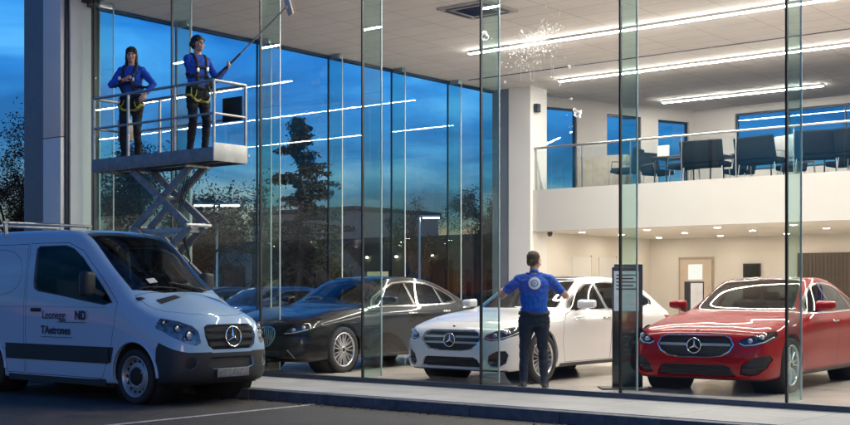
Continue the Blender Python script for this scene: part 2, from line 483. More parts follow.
def tune(T):
    T = [list(r) for r in T]
    for i, dx, dy in ((1, .012, .02), (2, .045, .03), (3, .075, .03), (4, .03, .012), (17, -.01, .03), (16, -.05, .04), (15, -.03, .01)):
        for k in range(0, 7):
            x, y, z = T[i][k]; T[i][k] = (x+dx, y+dy, z)
    for i in range(5, 15):
        x, y, z = T[i][3]; T[i][3] = (x, y-.006, z)
        x, y, z = T[i][4]; T[i][4] = (x, y-.012, z-.03)
        x, y, z = T[i][5]; T[i][5] = (x, y+.012, z-.03)
        x, y, z = T[i][6]; T[i][6] = (x, y+.004, z-.012)
    for i in range(1, 7):    # hood ridges
        x, y, z = T[i][7]; T[i][7] = (x, y, z+.012)
    return T
SEDAN = tune(SEDAN)
def hatch(T):
    T = [list(r) for r in T]
    def st(i, zs):   # lift roof lines
        for k, (x, y, z) in zip((6,7,8,9), zs): T[i][k] = (x, y, z)
    st(12, [(-.95,.84,.972),(-.95,.578,1.372),(-.95,.46,1.42),(-.95,0,1.442)])
    st(13, [(-1.42,.832,.99),(-1.42,.575,1.33),(-1.42,.45,1.385),(-1.42,0,1.41)])
    st(14, [(-1.85,.815,.99),(-1.84,.60,1.235),(-1.84,.45,1.30),(-1.84,0,1.33)])
    st(15, [(-2.12,.775,.97),(-2.07,.645,1.08),(-2.04,.46,1.14),(-2.0,0,1.19)])
    return T
def fastback(T):
    T = [list(r) for r in T]
    def st(i, zs):
        for k, (x, y, z) in zip((6,7,8,9), zs): T[i][k] = (x, y, z)
    for i in range(8, 13):
        for k in (7, 8, 9):
            x, y, z = T[i][k]; T[i][k] = (x, y, z-.02*(1 if i > 8 else .5))
    st(13, [(-1.42,.825,.985),(-1.38,.58,1.255),(-1.37,.45,1.308),(-1.36,0,1.335)])
    st(14, [(-1.80,.80,.975),(-1.76,.60,1.135),(-1.74,.46,1.18),(-1.72,0,1.205)])
    return T

def make_car(name, label, group, loc, rz, paint, shape='hatch', front='star', wheel=('twin', 10), dark_rim=False, chrome=True, roof_dark=True, sc=1.0, sl=1.0, r=.335):
    T = {'hatch': hatch(SEDAN), 'fast': fastback(SEDAN), 'sedan': SEDAN}[shape]
    root = thing(name, label, 'car', loc, rz, group)
    root.scale = (sc*sl, sc, sc)      # sl: longer body; wheels and arches stay round
    B = Body(T)
    P = [paint, M['gap'], M['black_trim'], M['chrome'], M['black_plastic']]
    FX, RX = 1.42, -1.44
    topf = lambda c, n: c.z > .9
    frontf = lambda c, n: c.x > 1.55
    # panel seams
    hood = [(2.02,0),(2.0,.28),(1.88,.50),(1.72,.635),(1.42,.70),(1.08,.735),(.98,.72),(1.03,.45),(1.06,.2),(1.07,0)]
    hood = hood+[(a, -b) for a, b in hood[1:-1]][::-1]
    B.region('bonnet', hood, 'top', lambda c, n: c.z > .7, gap=.006)
    if shape == 'hatch':
        wins = [[(.60,.968),(.47,1.072),(.15,1.228),(-.08,1.312),(-.29,1.335),(-.29,.976)],
                [(-.36,.978),(-.36,1.34),(-.6,1.35),(-.95,1.335),(-1.0,1.32),(-1.05,.99)],
                [(-1.11,.994),(-1.06,1.31),(-1.3,1.292),(-1.52,1.22),(-1.72,1.09),(-1.66,1.03)]]
        dlo = [(.66,.96),(.50,1.085),(.15,1.245),(-.08,1.325),(-.32,1.349),(-.6,1.363),(-1.0,1.336),(-1.3,1.307),(-1.54,1.232),(-1.76,1.085),(-1.69,1.018),(-1.3,.988),(-.33,.966)]
        rearw = [(-1.88,0),(-1.88,.42),(-1.9,.5),(-2.03,.54),(-2.045,.4),(-2.03,0)]
    else:
        wins = [[(.60,.968),(.47,1.065),(.15,1.215),(-.08,1.292),(-.33,1.315),(-.33,.976)],
                [(-.39,.978),(-.39,1.318),(-.6,1.32),(-.95,1.295),(-1.12,1.255),(-1.10,.99)],
                [(-1.16,.994),(-1.17,1.235),(-1.3,1.19),(-1.48,1.10),(-1.5,1.03)]]
        dlo = [(.66,.96),(.50,1.08),(.15,1.232),(-.08,1.306),(-.36,1.331),(-.6,1.334),(-.95,1.31),(-1.2,1.245),(-1.38,1.165),(-1.54,1.085),(-1.55,1.015),(-1.3,.988),(-.33,.966)]
        rearw = [(-1.30,0),(-1.33,.38),(-1.38,.46),(-1.68,.52),(-1.76,.5),(-1.78,.3),(-1.79,0)]
    rearw = rearw+[(a, -b) for a, b in rearw[1:-1]][::-1]
    for sg in (1, -1):
        f = SIDE(sg)
        fd = [(.86,.26),(.93,.5),(.92,.80),(.80,.90),(.64,.945),(-.34,.955),(-.34,.26)]
        rd = [(-.355,.26),(-.355,.955),(-1.28,.972),(-1.30,.90),(-1.13,.74),(-1.02,.5),(-.93,.26)]
        B.region('door_f%d' % sg, fd, 'side', f, gap=.006); B.region('door_r%d' % sg, rd, 'side', f, gap=.006)
        g = lambda c, n, sg=sg: c.y*sg > .45 and c.z > .9
        if chrome: B.region('chrome', offset(dlo, .016), 'side', g)
        B.region('pillar', dlo, 'side', g)
        for i, w in enumerate(wins): B.region('win%d_%d' % (i, sg), w, 'side', g)
        # sill cladding, arches
        B.region('sill', [(.98,.17),(.98,.245),(-1.0,.245),(-1.0,.17)], 'side', f)
        for ax in (FX, RX): B.region('hole', [(ax+(px_-ax)/sl, pz_) for px_, pz_ in circle(ax, .34, r+.045, 36)], 'side', lambda c, n, sg=sg: c.y*sg > .5)
    ws = [(.985,0),(.95,.35),(.84,.58),(.76,.655),(.45,.607),(.10,.535),(.015,.485),(.06,.3),(.085,0)]
    ws = ws+[(a, -b) for a, b in ws[1:-1]][::-1]
    B.region('frit', offset(ws, .012), 'top', topf); B.region('windscreen', ws, 'top', topf)
    B.region('rearglass', rearw, 'top', topf)
    if roof_dark:
        rf = [(-.02,.43),(-.1,.455),(-.9,.45),(-1.0,.42),(-1.0,-.42),(-.9,-.45),(-.1,-.455),(-.02,-.43),(.03,-.2),(.03,.2)]
        B.region('roofglass', rf, 'top', lambda c, n: c.z > 1.25)
    tl = [(.42,.80),(.70,.84),(.86,.86),(.87,.74),(.78,.70),(.42,.735)]
    for sg, p in ((1, tl), (-1, mir(tl))): B.region('tail%d' % sg, p, 'front', lambda c, n: c.x < -1.85)
    # front face
    if front == 'kidney':
        kd = smooth_poly([(.035,.66),(.26,.67),(.34,.62),(.33,.50),(.22,.40),(.035,.40)], 2)
        for p in (kd, mir(kd)):
            B.region('chrome', offset(p, .02), 'front', frontf); B.region('grille', p, 'front', frontf)
        hl = [(.47,.60),(.56,.66),(.72,.71),(.86,.74),(.885,.70),(.80,.62),(.62,.575),(.50,.565)]
        lowc = [(-.44,.24),(-.40,.33),(.40,.33),(.44,.24),(.36,.215),(-.36,.215)]
        sidei = [(.54,.25),(.56,.36),(.68,.44),(.80,.44),(.80,.36),(.70,.27)]
    else:
        gr = [(-.36,.705),(.36,.705),(.43,.675),(.47,.60),(.43,.53),(.34,.475),(.18,.455),(-.18,.455),(-.34,.475),(-.43,.53),(-.47,.60),(-.43,.675)]
        B.region('grimframe', offset(gr, .014), 'front', frontf); B.region('grille', gr, 'front', frontf)
        hl = [(.52,.605),(.555,.66),(.68,.715),(.79,.755),(.862,.765),(.885,.72),(.85,.645),(.76,.595),(.62,.575)]
        lowc = [(-.50,.225),(-.44,.335),(-.38,.365),(.38,.365),(.44,.335),(.50,.225),(.40,.205),(-.40,.205)]
        sidei = [(.575,.29),(.60,.39),(.70,.45),(.80,.455),(.825,.40),(.80,.29),(.72,.235),(.62,.235)]
        if front == 'star_single': sidei = [(.545,.255),(.585,.37),(.72,.455),(.85,.485),(.865,.43),(.83,.33),(.74,.25),(.64,.235)]
    for sg, p in ((1, hl), (-1, mir(hl))): B.region('lamp%d' % sg, p, 'front', lambda c, n: c.x > 1.84)
    for sg, p in ((1, sidei), (-1, mir(sidei))): B.region('intake%d' % sg, p, 'front', frontf)
    B.region('lowintake', lowc, 'front', frontf)
    B.region('lip', [(-.78,.15),(-.78,.2),(-.5,.198),(.5,.198),(.78,.2),(.78,.15)], 'front', frontf)
    # parts
    slots = [0]; mats = [paint]
    for q, m in (('gap', M['gap']), ('pillar', M['black_trim']), ('chrome', M['chrome']), ('sill', M['black_plastic']), ('frit', M['black_trim']), ('lip', M['black_plastic']), ('grimframe', M['chrome'])):
        if q in B.names: slots.append(q); mats.append(m)
    body = B.extract(slots, mats, 'body', root, rim=.035)
    B.extract(['bonnet'], [paint], 'bonnet', root)
    if roof_dark: B.extract(['roofglass'], [M['black_trim']], 'roof_panel', root, push=.002)
    B.extract(['windscreen'], [M['wind_glass']], 'windscreen', root, push=-.003)
    B.extract(['rearglass'], [M['car_glass']], 'rear_window', root, push=-.003)
    for sg in (1, -1):
        for w, x, z in (('f', -.20, .845), ('r', -1.12, .862)):
            d = B.extract(['door_%s%d' % (w, sg)], [paint], 'door', root)
            h = MB(); y = .905*sg
            h.bbox(x-.10, x+.10, y-.012 if sg > 0 else y-.022, y+.022 if sg > 0 else y+.012, z-.012, z+.014, .009)
            h.build('door_handle', [M['chrome'] if chrome else paint], d)
        for i in range(3): B.extract(['win%d_%d' % (i, sg)], [M['car_glass']], 'side_window', root, push=-.004)
        # lamps: recessed housing with projector and guide, clear lens flush with the body
        lh = B.extract(['lamp%d' % sg], [M['lamp_dark']], 'headlight', root, push=-.035)
        B.extract(['lamp%d' % sg], [M['lens']], 'lens', lh, push=0, rim=.03)
        g = MB()
        pts = []
        for yy, zz in ([(.545,.62),(.60,.595),(.70,.603),(.80,.635),(.85,.69)] if front != 'kidney' else [(.51,.585),(.60,.59),(.70,.61),(.80,.645)]):
            hit = B.bvh.ray_cast(Vector((3, yy*sg, zz)), Vector((-1,0,0)))
            if hit[0]: pts.append(hit[0]-Vector((.012,0,0)))
        if len(pts) > 1: g.tube(pts, .008, 6, mi=0)
        for yy, zz in (((.65,.65),(.76,.69)) if front != 'kidney' else ((.62,.635),(.74,.67))):
            hit = B.bvh.ray_cast(Vector((3, yy*sg, zz)), Vector((-1,0,0)))
            if hit[0]: g.ell(hit[0]-Vector((.025,0,0)), .022, .036, .03, mi=1)
        if g.v: g.build('light_unit', [M['drl'], M['lamp_silver']], lh)
        B.extract(['intake%d' % sg], [M['mesh_grille']], 'air_intake', root, vec=(-.04, 0, 0))
        # mirrors
        mm = MB(); mx = .53
        mm.bar((mx+.03, .86*sg, .965), (mx, .96*sg, 1.0), .06, .025, mi=1)
        q = Matrix.Translation((mx-.02, 1.005*sg, 1.04)) @ Matrix.Rotation(R(10*sg), 4, 'Z')
        o = len(mm.v); mm.bbox(-.075, .085, -.12, .12, -.07, .075, .05, mi=0, seg=4)
        for i in range(o, len(mm.v)):
            x, y, z = mm.v[i]; t = (y*sg+.12)/.24     # tapers outwards and forwards
            k = 1-.28*t; zz = z*k*(1-.25*max(0, x)/.085)+.01*t
            mm.v[i] = tuple(q @ Vector((x*(1-.15*t)-.03*t, y, zz)))
        me = mm.build('wing_mirror', [paint, M['black_trim']], root)
        g = MB(); g.disc((mx-.108, 1.0*sg, 1.04), .055, (-1, 0, 0), 16); g.build('mirror_glass', M['chrome'], me)
    lowi = B.extract(['lowintake'], [M['mesh_grille']], 'air_intake', root, vec=(-.05, 0, 0))
    # grille
    gp = B.extract(['grille'], [M['mesh_grille']], 'grille', root, vec=(-.03, 0, 0))
    def surf(y, z):
        h = B.bvh.ray_cast(Vector((3, y, z)), Vector((-1,0,0))); return h[0] if h[0] else Vector((2.28, y, z))
    if front == 'kidney':
        b = MB()
        for sg in (1, -1):
            for k in range(7):
                y = .065+k*.038
                b.bar(surf(y*sg, .655-max(0,k-4)*.008)-Vector((.012,0,0)), surf(y*sg, .415+max(0,k-4)*.02)-Vector((.012,0,0)), .010, .012)
        b.build('grille_bars', M['chrome'], gp)
        b = MB(); b.lathe([(.04,0),(.04,.006),(0,.008)], 20, axis='x', m=Matrix.Translation(surf(0,.715)+Vector((.002,0,0)))); b.build('emblem', M['black_trim'], root)
        for sg in (1, -1):
            b = MB(); b.bar(surf(.56*sg,.36)+Vector((.004,0,0)), surf(.66*sg,.235)+Vector((.004,0,0)), .014, .014)
            b.build('bumper_trim', M['chrome'], root)
    else:
        b = MB()
        zs = (.60, .572) if front == 'star_single' else (.63, .553)
        for z in zs:
            ys = [(-.445+i*.089) for i in range(11)]
            if front == 'star_single' and z == zs[1]: continue
            pts = [surf(y, z)-Vector((.004,0,0)) for y in ys if abs(y) > .06]
            L1 = [p for p in pts if p.y < 0]; L2 = [p for p in pts if p.y > 0]
            hh = .030 if front == 'star_single' else .026
            for Lq in (L1, L2):
                for i in range(len(Lq)-1): b.bar(Lq[i], Lq[i+1], .02, hh)
        b.build('grille_bar', M['alloy'], gp)
        e = star_emblem(.095, None); o = e.build('emblem', M['chrome'], gp); o.location = surf(0, .585)+Vector((.006,0,0))
        o.rotation_euler = (0, R(-4), 0)
        b = MB(); b.lathe([(.09,0),(0,.002)], 24, axis='x', m=Matrix.Translation(surf(0,.585)-Vector((.004,0,0)))); b.build('emblem_plate', M['black_trim'], gp)
        b = MB(); c = surf(0, .765); b.lathe([(.022,-.004),(.020,.006),(0,.008)], 16, axis='x', m=Matrix.Translation(c) @ Matrix.Rotation(R(-50), 4, 'Y')); b.build('bonnet_badge', M['black_trim'], root)
        b = MB()   # slats of the lower intake
        for z in (.25, .285, .32): 
            pts = [surf(-.42+i*.084, z)-Vector((.028,0,0)) for i in range(11)]
            for i in range(10): b.bar(pts[i], pts[i+1], .012, .008)
        b.build('intake_slats', M['black_trim'], lowi)
        for sg in (1, -1):
            b = MB(); pts = [surf(y*sg, z)-Vector((.015,0,0)) for y, z in ((.60,.33),(.68,.33),(.76,.33),(.81,.33))]
            for i in range(3): b.bar(pts[i], pts[i+1], .012, .012)
            b.build('intake_fin', M['black_trim'], root)
    # plate edge at front lip in body colour
    for sg in (1, -1): B.extract(['tail%d' % sg], [M['taillight']], 'tail_light', root, push=.004)
    # underbody and wheel housings
    u = MB(); u.box(-2.1, 1.95, -.72, .72, .19, .3)
    for ax in (FX, RX):
        for sg in (1, -1):
            u.lathe([(r+.05, .86*sg), (r+.05, .5*sg), (0, .5*sg)], 24, m=Matrix.Translation((ax, 0, .34)))
    u.build('underbody', M['under'], root)
    # cabin
    c = MB(); c.box(-1.9, .95, -.8, .8, .3, .34); c.bbox(.55, .98, -.72, .72, .6, .955, .05); c.box(-2.0, -1.35, -.72, .72, .34, .93)
    for sg in (1, -1): c.box(-1.3, .8, .80*sg-.02, .80*sg+.02, .3, .93)
    c.build('cabin_trim', M['interior'], root)
    for x, y, w in ((-.12, .38, .5), (-.12, -.38, .5), (-1.0, 0, 1.3)):
        s_ = MB(); seat_mesh(s_, x, y, w, .38); s_.build('seat', M['leather'], root)
    w = MB(); mW = Matrix.Translation((.42, .38, .93)) @ Matrix.Rotation(R(62), 4, 'Y')
    w.lathe([(.17+.016*math.cos(t), .016*math.sin(t)) for t in [i*math.pi/4 for i in range(9)]], 24, m=mW, axis='z')
    w.box(-.15, .15, -.02, .02, -.01, .01, m=mW); w.build('steering_wheel', M['interior'], root)
    for ax in (FX, RX):
        for sg in (1, -1): make_wheel(r, .225, wheel[1], wheel[0], root, sg, (ax, .79*sg, r), dark_rim).scale.x = 1/sl
    B.bm.free()
    return root
# ------------------------------------------------------------------ panel van
VAN = [
[(2.45,0,.25),(2.62,0,.28),(2.70,0,.38),(2.72,0,.55),(2.72,0,.72),(2.70,0,.88),(2.64,0,1.0),(2.50,0,1.09),(2.30,0,1.17),(2.08,0,1.25)],
[(2.45,.30,.25),(2.61,.32,.28),(2.685,.34,.38),(2.705,.35,.55),(2.70,.35,.72),(2.68,.35,.88),(2.61,.34,1.0),(2.46,.29,1.095),(2.24,.18,1.19),(2.0,0,1.285)],
[(2.41,.52,.25),(2.53,.58,.28),(2.60,.61,.38),(2.615,.62,.55),(2.605,.62,.72),(2.575,.61,.88),(2.49,.58,1.01),(2.31,.48,1.12),(2.1,.30,1.225),(1.9,0,1.33)],
[(2.3,.63,.25),(2.40,.72,.27),(2.44,.76,.37),(2.44,.77,.55),(2.42,.77,.73),(2.38,.755,.9),(2.28,.71,1.035),(2.11,.59,1.15),(1.94,.37,1.265),(1.80,0,1.375)],
[(2.12,.67,.25),(2.15,.77,.26),(2.16,.805,.36),(2.16,.815,.55),(2.14,.815,.74),(2.10,.80,.94),(2.03,.76,1.09),(1.9,.65,1.21),(1.77,.41,1.325),(1.68,0,1.42)],
[(1.75,.68,.25),(1.75,.79,.25),(1.75,.825,.35),(1.75,.835,.58),(1.75,.835,.8),(1.73,.825,1.03),(1.70,.79,1.2),(1.62,.69,1.325),(1.55,.46,1.475),(1.48,0,1.565)],
[(1.4,.68,.25),(1.4,.79,.24),(1.4,.825,.34),(1.4,.838,.6),(1.4,.84,.9),(1.4,.83,1.14),(1.4,.80,1.295),(1.38,.715,1.46),(1.3,.49,1.645),(1.22,0,1.725)],
[(1.1,.68,.25),(1.1,.79,.23),(1.1,.825,.33),(1.1,.838,.6),(1.1,.84,.9),(1.1,.832,1.18),(1.1,.81,1.335),(1.08,.72,1.66),(1.0,.5,1.845),(.94,0,1.905)],
[(.8,.68,.25),(.8,.79,.22),(.8,.825,.32),(.8,.838,.6),(.8,.842,.9),(.8,.834,1.2),(.8,.815,1.355),(.76,.715,1.885),(.70,.5,2.055),(.65,0,2.095)],
[(.5,.68,.25),(.5,.79,.22),(.5,.825,.32),(.5,.838,.6),(.5,.843,.9),(.5,.836,1.2),(.5,.82,1.36),(.47,.705,2.03),(.42,.5,2.165),(.38,0,2.205)],
[(.1,.68,.25),(.1,.79,.22),(.1,.825,.32),(.1,.838,.6),(.1,.844,.9),(.1,.838,1.2),(.1,.825,1.37),(.1,.71,2.07),(.1,.5,2.205),(.1,0,2.25)],
[(-.6,.68,.25),(-.6,.79,.22),(-.6,.825,.32),(-.6,.838,.6),(-.6,.845,.9),(-.6,.84,1.2),(-.6,.83,1.37),(-.6,.715,2.085),(-.6,.5,2.225),(-.6,0,2.275)],
[(-1.4,.68,.25),(-1.4,.79,.24),(-1.4,.825,.32),(-1.4,.838,.6),(-1.4,.845,.9),(-1.4,.84,1.2),(-1.4,.83,1.37),(-1.4,.715,2.085),(-1.4,.5,2.225),(-1.4,0,2.275)],
[(-2.1,.68,.27),(-2.1,.79,.27),(-2.1,.825,.34),(-2.1,.838,.6),(-2.1,.845,.9),(-2.1,.84,1.2),(-2.1,.83,1.37),(-2.1,.715,2.085),(-2.1,.5,2.22),(-2.1,0,2.27)],
[(-2.43,.66,.3),(-2.45,.77,.3),(-2.46,.81,.37),(-2.46,.82,.6),(-2.46,.825,.9),(-2.46,.82,1.2),(-2.45,.81,1.37),(-2.40,.68,2.05),(-2.36,.48,2.18),(-2.34,0,2.23)],
[(-2.47,.4,.3),(-2.51,.45,.3),(-2.52,.47,.37),(-2.53,.47,.6),(-2.53,.47,.9),(-2.53,.47,1.2),(-2.52,.46,1.37),(-2.46,.38,2.06),(-2.42,.28,2.17),(-2.38,0,2.21)],
[(-2.47,0,.3),(-2.51,0,.3),(-2.52,0,.37),(-2.53,0,.6),(-2.53,0,.9),(-2.53,0,1.2),(-2.52,0,1.37),(-2.47,0,2.06),(-2.43,0,2.16),(-2.40,0,2.2)],
]
VAN = [[((1.75+(x-1.75)*.93) if x > 1.75 else x, y, z) for x, y, z in r] for r in VAN]
for i_, dx_ in ((0, (.05,.08,.07)), (1, (.05,.08,.07)), (2, (.045,.06,.05)), (3, (.03,.03,.03))):   # more upright nose
    for k_, d_ in zip((7, 8, 9), dx_):
        x, y, z = VAN[i_][k_]; VAN[i_][k_] = (x+d_, y, z+.012)
for r_ in VAN[8:14]:       # flatter roof, straighter sides
    x, y, z = r_[7]; r_[7] = (x, y+.03, z+.005)
    x, y, z = r_[8]; r_[8] = (x, y+.05, z+.012)
def lettering(txt, size, loc, rot, m, parent, name='lettering', bold=0, align='LEFT'):
    cu = bpy.data.curves.new(name, 'FONT'); cu.body = txt; cu.size = size; cu.align_x = align; cu.offset = bold; cu.extrude = .001
    cu.materials.append(m)
    t = bpy.data.objects.new(name, cu); col.objects.link(t)
    bpy.context.view_layer.update()
    me = bpy.data.meshes.new_from_object(t.evaluated_get(bpy.context.evaluated_depsgraph_get()))
    bpy.data.objects.remove(t)
    if not me.materials: me.materials.append(m)
    o = bpy.data.objects.new(name, me); col.objects.link(o); o.location = loc; o.rotation_euler = rot; o.parent = parent
    return o
def make_van(loc, rz):
    paint = carpaint('pale van paint', (.33,.48,.63), .0, .3, .9)
    grey = mat('grey bumper plastic', (.022,.023,.026), .5, bump=.15, bscale=250)
    root = thing('panel_van', 'pale panel van with roof bars and dark lettering on its door, parked at the kerb', 'van', loc, rz)
    B = Body(VAN, fair=2)
    FX, RX, r = 1.75, -1.5, .345
    frontf = lambda c, n: c.x > 1.9
    hood = [(2.50,0),(2.46,.25),(2.34,.45),(2.12,.60),(1.86,.665),(1.60,.68),(1.64,.55),(1.70,.3),(1.73,0)]
    hood = hood+[(a, -b) for a, b in hood[1:-1]][::-1]
    B.region('bonnet', hood, 'top', lambda c, n: c.z > .85, gap=.007)
    for sg in (1, -1):
        f = SIDE(sg)
        # dark band and lower cladding
        door = [(1.10,.30),(1.28,.62),(1.36,.98),(1.40,1.26),(1.10,1.52),(.62,1.93),(.28,2.045),(-.565,2.055),(-.565,.30)]
        B.region('door%d' % sg, door, 'side', f, gap=.007)
        B.region('slide%d' % sg, [(-.618,.305),(-.618,2.045),(-1.06,2.045),(-1.06,.305)] if sg > 0 else [(-.618,.305),(-.618,2.045),(-1.99,2.045),(-1.99,.95),(-1.85,.92),(-1.06,.61),(-1.03,.305)], 'side', f, gap=.007)
        g = lambda c, n, sg=sg: c.y*sg > .4 and c.z > 1.1
        w = [(1.27,1.275),(.95,1.55),(.62,1.83),(.40,1.955),(.22,2.0),(-.36,2.0),(-.40,1.97),(-.405,1.52),(-.38,1.46),(-.30,1.425),(.2,1.37),(.72,1.30),(1.15,1.25)]
        B.region('frame', offset(w, .018), 'side', g); B.region('win%d' % sg, w, 'side', g)
        if sg < 0:
            B.region('press', smooth_poly([(-.72,1.36),(-.72,1.98),(-1.92,1.98),(-1.92,1.36)], 2), 'side', g, gap=.006)
        B.region('band', [(-2.4,.50),(-2.4,.70),(-1.93,.70),(-1.93,.50)], 'side', f)
        B.region('band', [(-1.06,.50),(-1.06,.70),(1.36,.70),(1.30,.50)], 'side', f)
        for ax in (FX, RX): B.region('hole', circle(ax, .36, r+.07, 36), 'side', lambda c, n, sg=sg: c.y*sg > .4)
        B.region('clad', [(2.20,.78),(2.16,.70),(2.14,.2),(2.9,.2),(2.9,.66),(2.55,.66),(2.42,.70)], 'side', lambda c, n, sg=sg: c.y*sg > -.001 and c.x > 2.0)
    for sg in (1, -1):
        for ax in (FX,): B.region('hole', circle(ax, .36, r+.07, 36), 'side', lambda c, n, sg=sg: c.y*sg > .4)
    ws = [(1.72,0),(1.68,.3),(1.58,.53),(1.50,.64),(1.2,.63),(.8,.615),(.50,.585),(.45,.5),(.42,.3),(.41,0)]
    ws = ws+[(a, -b) for a, b in ws[1:-1]][::-1]
    tf = lambda c, n: c.z > 1.2
    B.region('frit', offset(ws, .02), 'top', tf); B.region('windscreen', ws, 'top', tf)
    gr = [(-.34,1.0),(.34,1.0),(.40,.96),(.415,.86),(.38,.74),(.31,.69),(-.31,.69),(-.38,.74),(-.415,.86),(-.40,.96)]
    B.region('white_frame', offset(gr, .04), 'front', frontf); B.region('grille', gr, 'front', frontf)
    hl = [(.475,.78),(.485,.92),(.53,.985),(.63,1.04),(.72,1.075),(.80,1.09),(.80,.97),(.755,.86),(.66,.775),(.54,.74)]
    for sg, p in ((1, hl), (-1, mir(hl))): B.region('lamp%d' % sg, p, 'front', lambda c, n: c.x > 2.13)
    B.region('lowgrille', [(-.38,.48),(-.34,.60),(.34,.60),(.38,.48),(.3,.45),(-.3,.45)], 'front', frontf)
    fog = circle(.60, .53, .075, 16)
    for sg, p in ((1, fog), (-1, mir(fog))): B.region('fog%d' % sg, p, 'front', frontf)
    tl = [(.70,.95),(.82,.95),(.82,1.5),(.70,1.5)]
    for sg, p in ((1, tl), (-1, mir(tl))): B.region('tail%d' % sg, p, 'front', lambda c, n: c.x < -2.3)
    slots = [0]; mats = [paint]
    for q, m in (('gap', M['gap']), ('band', grey), ('clad', grey), ('frame', M['black_plastic']), ('frit', M['black_trim']), ('white_frame', paint), ('press', paint)):
        if q in B.names: slots.append(q); mats.append(m)
    B.extract(slots, mats, 'body', root, rim=.04)
    B.extract(['bonnet'], [paint], 'bonnet', root)
    B.extract(['windscreen'], [M['wind_glass']], 'windscreen', root, push=-.003)
    for sg in (1, -1):
        # the band runs over the door: same shell, second slot
        d = B.extract(['door%d' % sg], [paint], 'door', root)
        h = MB(); h.bbox(-.43, -.21, .845*sg-.02, .845*sg+.02, 1.135, 1.185, .014); h.build('door_handle', M['black_plastic'], d)
        if sg < 0:
            blk = mat('dark blue lettering', (.012,.02,.05), .5)
            y = -.862
            lettering('Leonegg', .155, (-.16, y, 1.045), (R(90), 0, 0), blk, d)
            lettering('ND', .155, (.57, y, 1.045), (R(90), 0, 0), blk, d, bold=.006)
            lettering('TAetrones', .150, (-.19, y+.004, .845), (R(90), 0, 0), blk, d, bold=.003)
            u = MB(); u.box(.18,.80, y-.001, y+.001, 1.0, 1.006); u.box(-.19,.52,y-.001,y+.001,.80,.806); u.build('underline', blk, d)
        B.extract(['slide%d' % sg], [paint], 'sliding_door', root)
        B.extract(['win%d' % sg], [M.setdefault('van_glass', glass('dark van glass', (.16,.18,.20), .35))], 'side_window', root, push=-.005)
        lh = B.extract(['lamp%d' % sg], [mat('van lamp reflector', (.30,.31,.32), .3, .5, var=.5, scale=18)], 'headlight', root, push=-.03)
        B.extract(['lamp%d' % sg], [M['lens']], 'lens', lh, rim=.02)
        g = MB()
        for yy, zz, rr in ((.58,.87,.07),(.67,.95,.055),(.73,1.02,.04),(.64,.83,.035)):
            hit = B.bvh.ray_cast(Vector((4, yy*sg, zz)), Vector((-1,0,0)))[0]
            if hit:
                g.ell(hit-Vector((.03,0,0)), .02, rr*.8, rr*.8, mi=1)
                g.lathe([(rr,0),(rr,.02),(rr*.85,.02),(rr*.85,0)], 20, 0, Matrix.Translation(hit-Vector((.025,0,0))), 'x')
        g.build('light_unit', [M['lamp_dark'], M['lamp_silver']], lh)
        # exterior mirror
        mm = MB(); mm.bar((1.10,.80*sg,1.36),(1.06,.94*sg,1.42),.08,.06)
        q = Matrix.Translation((1.01, .985*sg, 1.50))
        mm.bbox(-.07,.09,-.085,.085,-.16,.16,.05, m=q, seg=3)
        me = mm.build('wing_mirror', M['black_plastic'], root)
        g = MB(); g.box(-.073,-.071,-.065,.065,-.13,.13,m=q); g.build('mirror_glass', M['chrome'], me)
        # flared wheel arch lip
        for ax in (FX, RX):
            a = MB(); pts = []
            for k in range(25):
                t = math.pi*k/24*1.02-.03
                X = ax+(r+.085)*math.cos(t); Z = .36+(r+.085)*math.sin(t)
                hit = B.bvh.ray_cast(Vector((X, 2*sg, Z)), Vector((0,-sg,0)))[0]
                if hit and Z > .3: pts.append(hit+Vector((0,.004*sg,0)))
            if len(pts) > 3: a.tube(pts, .022, 6)
            a.build('wheel_arch', paint, root)
        sw = MB(); pts = []
        for kk in range(41):
            X = -2.35+3.55*kk/40; h_ = B.bvh.ray_cast(Vector((X, 2*sg, 1.205)), Vector((0,-sg,0)))[0]
            if h_: pts.append(h_-Vector((0,.006*sg,0)))
        sw.tube(pts, .011, 6); sw.build('swage_line', paint, root)
        # sill step and band on the door
        s_ = MB(); s_.box(-1.0, 1.18, .80*sg-.02, .80*sg+.05, .20, .29); s_.build('sill_step', M['black_plastic'], root)
        bd = MB()
        n = 24; vs = []
        for k in range(n+1):
            X = -1.04+(1.26+1.04)*k/n
            for Z in (.49, .60, .70):
                h_ = B.bvh.ray_cast(Vector((X, 2*sg, Z)), Vector((0,-sg,0)))[0]
                vs.append(h_+Vector((0,.012*sg,0)))
        bd.add(vs, [(3*k+j, 3*k+3+j, 3*k+4+j, 3*k+1+j) for k in range(n) for j in (0,1)], 0, True)
        for j in (0, 2):
            e = [vs[3*k+j] for k in range(n+1)]; e2 = [v-Vector((0,.02*sg,0)) for v in e]
            bd.add(e+e2, [(k, k+1, n+2+k, n+1+k) for k in range(n)], 0)
        bd.build('rubbing_strip', grey, root)
    def surf(y, z):
        h = B.bvh.ray_cast(Vector((4, y, z)), Vector((-1,0,0)))[0]; return h if h else Vector((2.7, y, z))
    gp = B.extract(['grille'], [M['mesh_grille']], 'grille', root, vec=(-.05,0,0))
    gm = mat('grille grey', (.05,.052,.056), .4, .3)
    for z, w in ((.935,.375),(.845,.385),(.755,.35)):
        b = MB(); ys = [-w+2*w*i/12 for i in range(13)]
        pts = [surf(y, z)-Vector((.012,0,0)) for y in ys]
        for i in range(12): b.bar(pts[i], pts[i+1], .03, .045)
        b.build('grille_slat', gm, gp)
    e = star_emblem(.135, None); o = e.build('emblem', M['chrome'], gp); o.location = surf(0, .845)+Vector((.012,0,0)); o.rotation_euler = (0,R(-6),0)
    lg = B.extract(['lowgrille'], [M['mesh_grille']], 'lower_grille', root, vec=(-.03,0,0))
